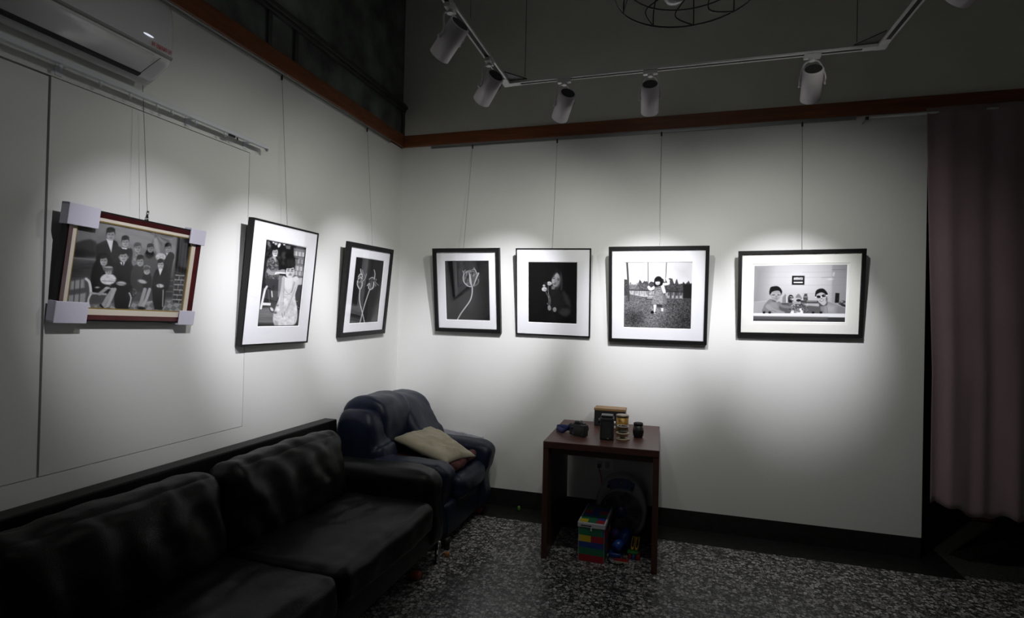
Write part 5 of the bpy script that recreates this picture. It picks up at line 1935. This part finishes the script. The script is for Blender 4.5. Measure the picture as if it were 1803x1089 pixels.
# ------------------------------------------------------------------ toy-brick patterned storage box
bt = thing('toy_storage_box', 'small storage box printed with coloured bricks, white-edged lid, under the table', 'storage box', (-.560, 3.478, 0), math.radians(-1.5))
BW, BD, BH = .168, .36, .245
C_ = dict(g=(.012, .16, .075), r=(.35, .012, .025), b=(.02, .05, .24), y=(.60, .45, .01), w=(.55, .55, .58), k=(.01, .01, .015))
obj('body', box(.002, BW - .002, .002, BD - .002, .0, BH - .035, .002), M('box_white_card', (.5, .5, .52), .7), bt)
rows = [(.0, .042, [(0, 1, 'r')]), (.042, .086, [(0, 1, 'g')]), (.086, .122, [(0, 1, 'b')]), (.122, .162, [(.03, .48, 'y'), (.48, 1, 'r')]), (.162, BH - .036, [(0, .95, 'g'), (.95, 1, 'b')])]
polys = []
e = .0012
for z0, z1, cells in rows:
    for u0, u1, c in cells:
        a, b = .006 + u0 * (BW - .010), .006 + u1 * (BW - .010)
        polys.append(([(a, -e, z0 + .004), (b, -e, z0 + .004), (b, -e, z1 + .004), (a, -e, z1 + .004)], C_[c]))
for z0, z1, cells in rows:
    n = 4
    cc = [cells[0][2], 'b', 'g', 'r']
    for k in range(n):
        a, b = .004 + k * (BD - .008) / n, .004 + (k + 1) * (BD - .008) / n
        polys.append(([(BW - .0005, a, z0 + .004), (BW - .0005, b, z0 + .004), (BW - .0005, b, z1 + .004), (BW - .0005, a, z1 + .004)], C_['r' if (k == 0 and z0 > .1) else ('g' if k == 0 else cc[(k + int(z0 * 50)) % 4])]))
me = quads(polys)
o = obj('printed_sides', me, PAINTED, bt)
tag(o, 'rows of green, yellow, red and blue printed bricks')
obj('lid', box(-.004, BW + .004, -.006, BD + .004, BH - .030, BH, .004), M('lid_white', (.52, .52, .56), .6), bt)
polys = []
pat = ['y g r', 'g g b', 'b b g', 'r b r', 'g b b', 'b g g']
nr = len(pat)
for j, rw in enumerate(pat):
    cs = rw.split()
    for i, c in enumerate(cs):
        x0, x1 = .006 + i * (BW - .012) / 3, .006 + (i + 1) * (BW - .012) / 3
        y0, y1 = .008 + j * (BD - .016) / nr, .008 + (j + 1) * (BD - .016) / nr
        polys.append(([(x0, y0, BH + .0008), (x1, y0, BH + .0008), (x1, y1, BH + .0008), (x0, y1, BH + .0008)], C_[c]))
o = obj('lid_print', quads(polys), PAINTED, bt)
tag(o, 'printed coloured bricks on the lid')
obj('handle_slot', box(.018, .085, -.0072, -.0058, BH - .020, BH - .014, .0005), PLB, bt)
obj('zip_pull', box(.080, .088, -.011, -.0065, BH - .046, BH - .022, .001), M('zip_white', (.6, .6, .62), .4), bt)

# toys beside it
def toy(name, bm, col, label, cat, rough=.35, group=None):
    o = obj(name, recalc(bm), M('toy_' + label.split()[0] + '_' + name, col, rough, coat=.2), None, True)
    return tag(o, label, cat, group)


bm = bmesh.new()
bmesh.ops.create_uvsphere(bm, u_segments=28, v_segments=18, radius=.034)
bmesh.ops.translate(bm, verts=bm.verts, vec=(-.352, 3.745, .100))
toy('toy_ball', bm, (.10, .06, .28), 'purple toy ball beside the brick-print box', 'ball')
toy('toy_block', box(-.380, -.325, 3.715, 3.775, .001, .064, .006), (.16, .012, .02), 'dark red toy block under the purple ball', 'toy')
bm = bmesh.new()
add_tube(bm, [(-.335, 3.590, .062), (-.320, 3.62, .075), (-.305, 3.645, .090)], [.030, .032, .030], 20)
add_tube(bm, [(-.305, 3.645, .090), (-.285, 3.675, .115), (-.262, 3.71, .140)], [.034, .038, .034], 20)
toy('toy_trumpet', bm, (.012, .06, .30), 'blue chunky toy tube leaning beside the brick-print box', 'toy')
toy('toy_block', box(-.375, -.300, 3.585, 3.66, .001, .030, .006), (.012, .05, .22), 'blue toy block lying under the chunky blue tube', 'toy')
toy('toy_block', box(-.300, -.235, 3.72, 3.81, .001, .100, .006), (.010, .03, .16), 'navy toy block propping the blue tube from behind', 'toy')
for k, (dx, lb) in enumerate(((0, 'left of the two yellow toy forks standing in the green toy'), (.026, 'right of the two yellow toy forks standing in the green toy'))):
    bm = bmesh.new()
    x = -.232 + dx
    for s in (-.006, .006):
        add_tube(bm, smooth_open([(x + s, 3.635, .060), (x + s * 1.5 + .004, 3.64, .09), (x + s + .010, 3.645, .135)], 5), .0042, 8)
    add_tube(bm, [(x, 3.635, .049), (x, 3.635, .066)], .0095, 10)
    o = obj('toy_fork', recalc(bm), M('toy_yellow', (.50, .33, .01), .35), None, True)
    tag(o, lb, 'toy')
toy('toy_truck_bed', box(-.262, -.192, 3.60, 3.665, .034, .048, .003), (.01, .16, .03), 'green flat toy piece under the yellow forks', 'toy')
bm = box(-.255, -.235, 3.600, 3.655, .001, .033, .003)
toy('toy_brick', bm, (.30, .012, .015), 'red toy brick, left one under the green piece', 'toy')
toy('toy_brick', box(-.232, -.212, 3.600, 3.655, .001, .033, .003), (.02, .09, .30), 'blue toy brick between two red ones under the green piece', 'toy')
toy('toy_brick', box(-.208, -.182, 3.600, 3.655, .001, .033, .003), (.32, .012, .015), 'red toy brick, right one under the green piece', 'toy')
toy('toy_board', box(-.335, -.250, 3.530, 3.578, .001, .010, .002), (.30, .02, .02), 'flat red toy board on the floor in front of the blue toys', 'toy')
bm = bmesh.new()
add_box(bm, -.335, -.250, 3.5275, 3.5295, .001, .010)
tag(obj('toy_ruler', bm, M('toy_ivory', (.55, .50, .40), .5)), 'thin ivory strip along the front of the flat red toy board', 'toy')
pts = smooth_open([(-.376, 3.66, .0055), (-.378, 3.60, .0055), (-.377, 3.545, .0055), (-.355, 3.505, .005), (-.320, 3.492, .005), (-.290, 3.500, .005), (-.280, 3.515, .006)], 8)
tag(obj('black_cable', tube(pts, .0042, 8), RUBBER, None, True), 'black cable curling over the floor in front of the toys', 'cable')

# ------------------------------------------------------------------ odds and ends on the floor
bm = cushion(.055, .035, .036, .03, wr=.006, wf=20, seed=3, n=10)
bmesh.ops.translate(bm, verts=bm.verts, vec=(-1.44, 4.04, .037))
tag(obj('plush_toy', bm, M('pink_plush', (.32, .07, .10), .95, bump=(200, .4)), None, True), 'pink soft toy on the floor under the front of the armchair', 'toy')
bm = cushion(.012, .012, .018, .010, n=6)
bmesh.ops.translate(bm, verts=bm.verts, vec=(-1.146, 4.19, .0205))
tag(obj('toy_piece', bm, M('toy_green_bit', (.08, .20, .02), .5), None, True), 'tiny green toy piece on the floor by the back wall', 'toy')
bm = cushion(.016, .014, .016, .012, n=6)
bmesh.ops.translate(bm, verts=bm.verts, vec=(-1.352, 3.245, .0175))
tag(obj('toy_piece', bm, M('toy_orange_bit', (.36, .13, .03), .5), None, True), 'small orange toy piece by the chrome sofa leg', 'toy')
bm = cushion(.034, .030, .022, .02, n=8)
bmesh.ops.translate(bm, verts=bm.verts, vec=(-1.41, 2.92, .0235))
tag(obj('toy_piece', bm, M('toy_rust_bit', (.22, .04, .015), .6), None, True), 'rust-red toy piece in the shade under the sofa', 'toy')
